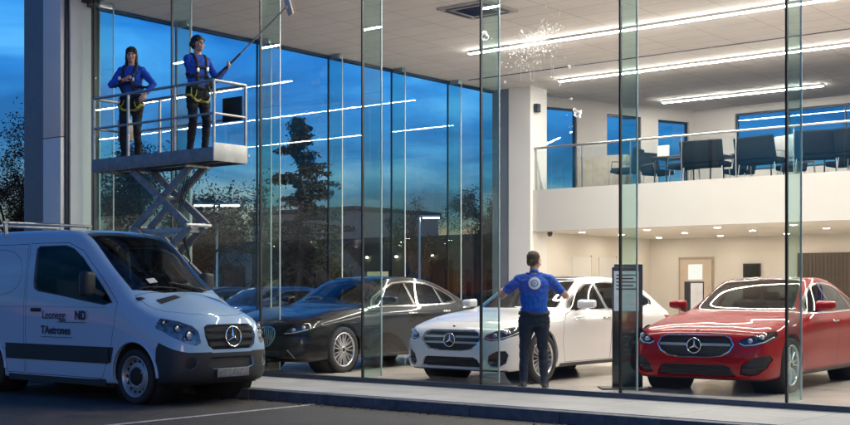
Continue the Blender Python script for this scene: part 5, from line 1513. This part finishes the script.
    for a, b, r0, r1, tg in bones:
        A = np.array(a); D = np.array(b)-A; t = np.clip(((C-A)@D)/max(1e-9, D@D), 0, 1)
        d = np.linalg.norm(C-(A+t[:, None]*D), axis=1)-(r0+(r1-r0)*t)
        if tg in ('neck',): mi = np.where(C[:, 2] > 1.452, 0, 1)
        elif tg in ('head','hand'): mi = np.zeros(n, int)
        elif tg in ('torso','hips'): mi = np.where(C[:, 2] > .945, 1, 2)
        elif tg == 'upper': mi = np.where(t < sleeve*1.25, 1, 0) if sleeve < 1 else np.ones(n, int)
        elif tg == 'fore': mi = np.zeros(n, int) if sleeve < 1 else np.where(t < .97, 1, 0)
        elif tg in ('thigh','shin'): mi = np.full(n, 2)
        else: mi = np.where(C[:, 2] > .085, 2, 3)
        if tg in ('thigh',): mi = np.where(C[:, 2] > .945, 1, 2)
        w = d < best; best[w] = d[w]; idx[w] = mi[w]
    me.polygons.foreach_set('material_index', idx); me.polygons.foreach_set('use_smooth', [True]*n)
    # cloth folds: gentle displacement on clothed parts
    from mathutils import noise as mn
    cl = np.zeros(len(me.vertices), bool)
    for p, q in zip(me.polygons, idx):
        if q in (1, 2):
            for v in p.vertices: cl[v] = True
    nv = len(me.vertices); P = np.empty(nv*3); me.vertices.foreach_get('co', P); P = P.reshape(-1, 3)
    NR = np.empty(nv*3); me.vertices.foreach_get('normal', NR); NR = NR.reshape(-1, 3)
    for i in np.nonzero(cl)[0]:
        x, y, z = P[i]
        P[i] += NR[i]*(.006+.011*mn.noise(Vector((x*9, y*9, z*15+H)))+.005*mn.noise(Vector((x*22, y*22, z*34))))
    me.vertices.foreach_set('co', P.ravel())
    me.update()
    body = bpy.data.objects.new('body', me); col.objects.link(body); body.parent = root
    root.scale = (k, k, k)
    bvh = BVHTree.FromPolygons([tuple(p) for p in P], [tuple(p.vertices) for p in me.polygons])
    # hair
    hb = MB()
    def hx(c, rx, ry, rz): hb.ell(mh @ Vector(c), rx, ry, rz, 0, 16, 10, m=mh.to_3x3())
    if hair == 'long':
        hx((-.016,0,.058), .106,.088,.084); hx((-.06,0,-.03), .062,.082,.10); hx((-.066,0,-.12), .050,.085,.09)
        for s in (1,-1): hx((-.022,.072*s,-.03), .050,.022,.095); hx((-.02,.074*s,-.13), .044,.026,.075); hx((.030,.060*s,.052), .052,.024,.040)
    elif hair == 'bun':
        hx((-.016,0,.058), .106,.088,.084); hx((-.075,0,.01), .05,.065,.075); hx((-.128,0,.035), .046,.048,.048)
        for s in (1,-1): hx((-.022,.072*s,.0), .045,.020,.055); hx((.028,.058*s,.056), .05,.026,.036)
    else:
        hx((-.020,0,.050), .096,.080,.082); hx((-.055,0,-.012), .055,.066,.06)
        for s in (1,-1): hx((-.018,.066*s,.01), .04,.016,.045)
    tmp = hb.build('tmp_hair', hairm, None)
    md = tmp.modifiers.new('r', 'REMESH'); md.mode = 'VOXEL'; md.voxel_size = .006; md.use_smooth_shade = True
    ms = tmp.modifiers.new('s', 'SMOOTH'); ms.factor = .5; ms.iterations = 2
    bpy.context.view_layer.update()
    hm = bpy.data.meshes.new_from_object(tmp.evaluated_get(bpy.context.evaluated_depsgraph_get())); bpy.data.objects.remove(tmp)
    hm.name = 'hair'; hm.materials.clear(); hm.materials.append(hairm)
    hn = [v.normal.copy() for v in hm.vertices]
    for v, q in zip(hm.vertices, hn): v.co = v.co+q*.006*mn.noise(Vector((v.co.x*45, v.co.y*45, v.co.z*14)))
    hm.polygons.foreach_set('use_smooth', [True]*len(hm.polygons)); hm.update()
    ho = bpy.data.objects.new('hair', hm); col.objects.link(ho); ho.parent = root
    for s in (1,-1):
        e = MB(); e.ell(mh @ Vector((.086,.031*s,.006)), .007,.012,.006); e.build('eye', M['eye'], root)
    e = MB(); e.ell(mh @ Vector((.089,0,-.064)), .006,.022,.004); e.build('mouth', mat('lips', (.25,.10,.085), .5), root)
    for s in (1,-1):
        e = MB(); e.bar(mh @ Vector((.092,.016*s,.026)), mh @ Vector((.086,.046*s,.027)), .008, .007); e.build('eyebrow', hairm, root)
    return root, bvh
def ribbon(bvh, pts, w, mb, off=.012, n=6, closed=False, mi=0):
    """A strap laid on the body: the path is snapped to the surface."""
    P = []
    pts = [Vector(p) for p in pts]
    seq = list(zip(pts, pts[1:]+([pts[0]] if closed else [])))
    if not closed: seq = seq[:len(pts)-1]
    for a, b in seq:
        for i in range(n): P.append(a.lerp(b, i/n))
    if not closed: P.append(pts[-1])
    Q = []
    for p in P:
        h = bvh.find_nearest(p); Q.append((h[0]+h[1]*off, h[1]))
    vs = []
    m = len(Q)
    for i in range(m):
        a = Q[(i-1) % m if closed else max(0, i-1)][0]; b = Q[(i+1) % m if closed else min(m-1, i+1)][0]
        t = (b-a).normalized(); s = t.cross(Q[i][1]).normalized()
        vs += [Q[i][0]-s*w/2, Q[i][0]+s*w/2, Q[i][0]+s*w/2-Q[i][1]*.008, Q[i][0]-s*w/2-Q[i][1]*.008]
    fs = []
    for i in range(m if closed else m-1):
        j = (i+1) % m
        for c in range(4): fs.append((4*i+c, 4*i+(c+1) % 4, 4*j+(c+1) % 4, 4*j+c))
    mb.add(vs, fs, mi, True)
def harness(root, bvh):
    h = MB()
    for s in (1,-1):
        ribbon(bvh, [(.2,.09*s,.98),(.2,.10*s,1.2),(.16,.10*s,1.38),(.0,.095*s,1.5),(-.16,.09*s,1.38),(-.2,.02*s,1.25),(-.2,-.08*s,1.0)], .045, h)
    ribbon(bvh, [(.2,.12,1.25),(.2,-.12,1.25)], .04, h)
    c = [(math.cos(t)*.2, math.sin(t)*.25) for t in [2*math.pi*i/12 for i in range(12)]]
    ribbon(bvh, [(a, b, .985) for a, b in c], .055, h, closed=True)
    ribbon(bvh, [(a, b, 1.12) for a, b in c], .04, h, closed=True)
    ho = h.build('harness', M['webbing'], root)
    v = MB()
    for s in (1,-1):
        cc = [(math.cos(t)*.14, .10*s+math.sin(t)*.14) for t in [2*math.pi*i/10 for i in range(10)]]
        ribbon(bvh, [(a, b, .80+ (.05 if b*s > .1 else -.03)) for a, b in cc], .034, v, closed=True)
    v.build('leg_loops', M['hivis'], ho)
    for s in (1,-1):
        b = MB(); p = bvh.find_nearest(Vector((.2,.10*s,1.22))); b.bbox(-.008,.008,-.022,.022,-.03,.03,.005,m=Matrix.Translation(p[0]+p[1]*.018)); b.build('buckle', M['alu'], ho)
        b = MB(); q = bvh.find_nearest(Vector((.1,.2*s,.96)))[0]; b.tube([q+Vector((.02,.01*s,0)), q+Vector((.05,.03*s,-.12)), q+Vector((.06,.0,-.17)), q+Vector((.05,-.05*s,-.10)), q+Vector((.03,-.08*s,.0))], .009, 6); b.build('lanyard', M['hivis'], ho)
DZ = 3.20
# woman on the left of the platform, facing the street
A, bA = make_person('woman with loose long dark hair and one hand at her chest on the platform', (-15.06,11.60,DZ), R(-56), 1.69,
    [((.20,.27,.99), (-.5,.9,.1), {'curl': .5, 'up': (0,.6,.8)}), ((.20,-.05,1.22), (-.3,-1,-.35), {'curl': .7, 'up': (.7,-.5,.5), 'dir': (.2,.75,.35), 'flip': True})],
    (M['royal'], M['trousers']), M['hair'], 'long', (0, R(12), R(4)))
harness(A, bA)
# woman on the right with the pole
P0 = Vector((-13.57,11.52,3.95)); P1 = Vector((-13.02,12.80,5.42))
def on_pole(t): return P0.lerp(P1, t)
bl = Vector((-13.59,11.62,DZ)); brz = R(-8); bk = 1.68/1.72
def to_local(p):
    d = (p-bl)/bk; c, s = math.cos(-brz), math.sin(-brz); return Vector((d.x*c-d.y*s, d.x*s+d.y*c, d.z))
hl, hr = to_local(on_pole(.39)), to_local(on_pole(.20))
pd = (to_local(P1)-to_local(P0)).normalized()
B_, bB = make_person('woman with tied back dark hair gripping the long pole on the platform', tuple(bl), brz, 1.68,
    [(hl-pd*.02-Vector((.05,-.01,.02)), (.2,.5,-1), {'curl': 1.25, 'dir': (.75,-.15,.35), 'up': (.2,.95,.1)}), (hr-pd*.02-Vector((.05,.03,.01)), (-.4,-1,-.3), {'curl': 1.25, 'dir': (.8,.35,.1), 'up': (.2,-.9,.3), 'flip': True})],
    (M['royal'], M['trousers']), M['hair'], 'bun', (0, R(8), R(-6)))
harness(B_, bB)
# the long pole with its washing head against the glass
t = thing('window_pole', 'long window cleaning pole with a pad on its end against the glass', 'cleaning pole')
q = MB(); q.tube([P0, P0.lerp(P1,.5)], .016, 10); q.build('grip_tube', M['black'], t)
q = MB(); q.tube([P0.lerp(P1,.5), P1], .012, 10); q.build('upper_tube', mat('grey pole', (.16,.165,.17), .4, .5), t)
q = MB(); q.bar(P1, P1+Vector((.0,.05,.03)), .03, .03); q.bbox(-.16,.16,-.02,.02,-.05,.05,.018,m=Matrix.Translation(P1+Vector((0,.06,.05))) @ Matrix.Rotation(R(70),4,'Y')); q.build('washing_head', mat('pale pad', (.55,.53,.5), .8, bump=.4), t)
# man in the showroom with his back to us
ma, bm_ = make_person('man in a blue polo shirt with a white back logo beside the white car', (-8.98,13.30,0), R(127), 1.765,
    [((.27,.37,1.235), (-.45,.75,-.75), {'curl': .5, 'up': (0,.3,.9), 'dir': (.85,.12,.35)}), ((.30,-.40,1.19), (-.45,-.75,-.75), {'curl': .5, 'up': (0,-.3,.9), 'dir': (.85,-.2,.25), 'flip': True})],
    (M['polo'], M['jeans']), M['hair_b'], 'short', (0, R(-38), R(6)), 'skin', .62, legs=[((-.02,.135,.075),(1,.15,0)), ((.03,-.13,.075),(1,-.15,0))], shape='m')
bt = MB(); c = [(math.cos(t_)*.22, math.sin(t_)*.26) for t_ in [2*math.pi*i/14 for i in range(14)]]
ribbon(bm_, [(a, b, .962) for a, b in c], .042, bt, closed=True); bt.build('belt', M['webbing'], ma)
co_ = MB(); c = [(-.015+math.cos(t_)*.075, math.sin(t_)*.08) for t_ in [2*math.pi*i/12 for i in range(12)]]
ribbon(bm_, [(a, b, 1.47-.3*a) for a, b in c], .04, co_, .008, closed=True); co_.build('collar', M['polo'], ma)
def decal(bvh, yc, zc, r0, r1, off, n=28):
    vs = []; m = MB(); rings = [r0, (r0+r1)/2, r1]
    for r in rings:
        for i in range(n):
            t_ = 2*math.pi*i/n; h = bvh.ray_cast(Vector((-1, yc+r*math.cos(t_), zc+r*math.sin(t_))), Vector((1,0,0)))[0]
            vs.append(Vector((h.x-off, h.y, h.z)) if h else Vector((-.13, yc, zc)))
    m.add(vs, [(a*n+i, a*n+(i+1) % n, (a+1)*n+(i+1) % n, (a+1)*n+i) for a in (0,1) for i in range(n)], 0, True)
    return m
M['logo_white'] = mat('white print', (.75,.76,.78), .7)
lw = decal(bm_, .0, 1.335, .001, .078, .006).build('back_logo', M['logo_white'], ma)
decal(bm_, .0, 1.335, .001, .046, .009).build('logo_disc', mat('pale blue print', (.10,.28,.55), .7), lw)
decal(bm_, .0, 1.335, .020, .032, .012).build('logo_ring', M['logo_white'], lw)
lettering('G', .05, (-.148, .016, 1.318), (R(90), 0, R(-90)), M['logo_white'], lw, 'logo_letter', bold=.002)
# ------------------------------------------------------------------ the cars
def place(P, head, wl=(1.42, .79)):
    a = math.atan2(head[1], head[0]); c, s_ = math.cos(a), math.sin(a)
    return (P[0]-(c*wl[0]-s_*wl[1]), P[1]-(s_*wl[0]+c*wl[1]), 0), a
white = carpaint('white car paint', (.74,.73,.71)); red = carpaint('deep red car paint', (.25,.002,.005), .0, .4, .5); blk = carpaint('black car paint', (.003,.003,.004), 0, .3, .55)
l, a = place((-9.61,14.35), (.02,-1)); make_car('parked_car', 'white estate car in the showroom, beside the man in the blue polo shirt', None, l, a, white, sc=1.035, sl=1.03)
l, a = place((-6.28,14.86), (.06,-.998)); make_car('parked_car', 'glossy red coupe at the right of the showroom', None, l, a, red, 'fast', 'star_single', ('y', 7), sc=1.03)
l, a = place((-13.3,14.35), (.088,-.996)); dark = make_car('parked_car', 'black fastback saloon in the showroom, left of the white car', None, l, a, blk, 'fast', 'kidney', ('y', 9), roof_dark=False, sc=1.07, sl=1.06)
l_van = (-14.24, 10.48, H0); make_van(l_van, 0)
# two cars parked outside beyond the side glass: copies with their own paint
def repaint(o, m):
    for ch in [q for q in bpy.data.objects if q.parent == o]:
        if ch.type == 'MESH' and any(s_ and s_.name.startswith('black car') for s_ in ch.data.materials):
            ch.data = ch.data.copy()
            for i, s_ in enumerate(ch.data.materials):
                if s_ and s_.name.startswith('black car'): ch.data.materials[i] = m
        repaint(ch, m)
blue = carpaint('blue car paint', (.02,.07,.16), .4); grey = carpaint('dark grey car paint', (.05,.05,.055), .3)
for loc, rz, m, lab in (((-21.5,20.4,H0), R(-90), blue, 'blue car parked outside beyond the side glass'), ((-24.4,21.0,H0), R(-92), grey, 'dark grey car parked outside, left of the blue one')):
    c = copy_tree(dark); c.location = loc; c.rotation_euler.z = rz; c['label'] = lab; repaint(c, m)
# ------------------------------------------------------------------ render settings
scene.render.engine = 'CYCLES'
cy = scene.cycles; cy.use_denoising = True; cy.max_bounces = 10; cy.diffuse_bounces = 4; cy.glossy_bounces = 5; cy.transparent_max_bounces = 32; cy.transmission_bounces = 4
cy.caustics_reflective = False; cy.caustics_refractive = False; cy.sample_clamp_indirect = 6
scene.view_settings.view_transform = 'Standard'; scene.view_settings.look = 'None'; scene.view_settings.exposure = 0; scene.view_settings.gamma = 1
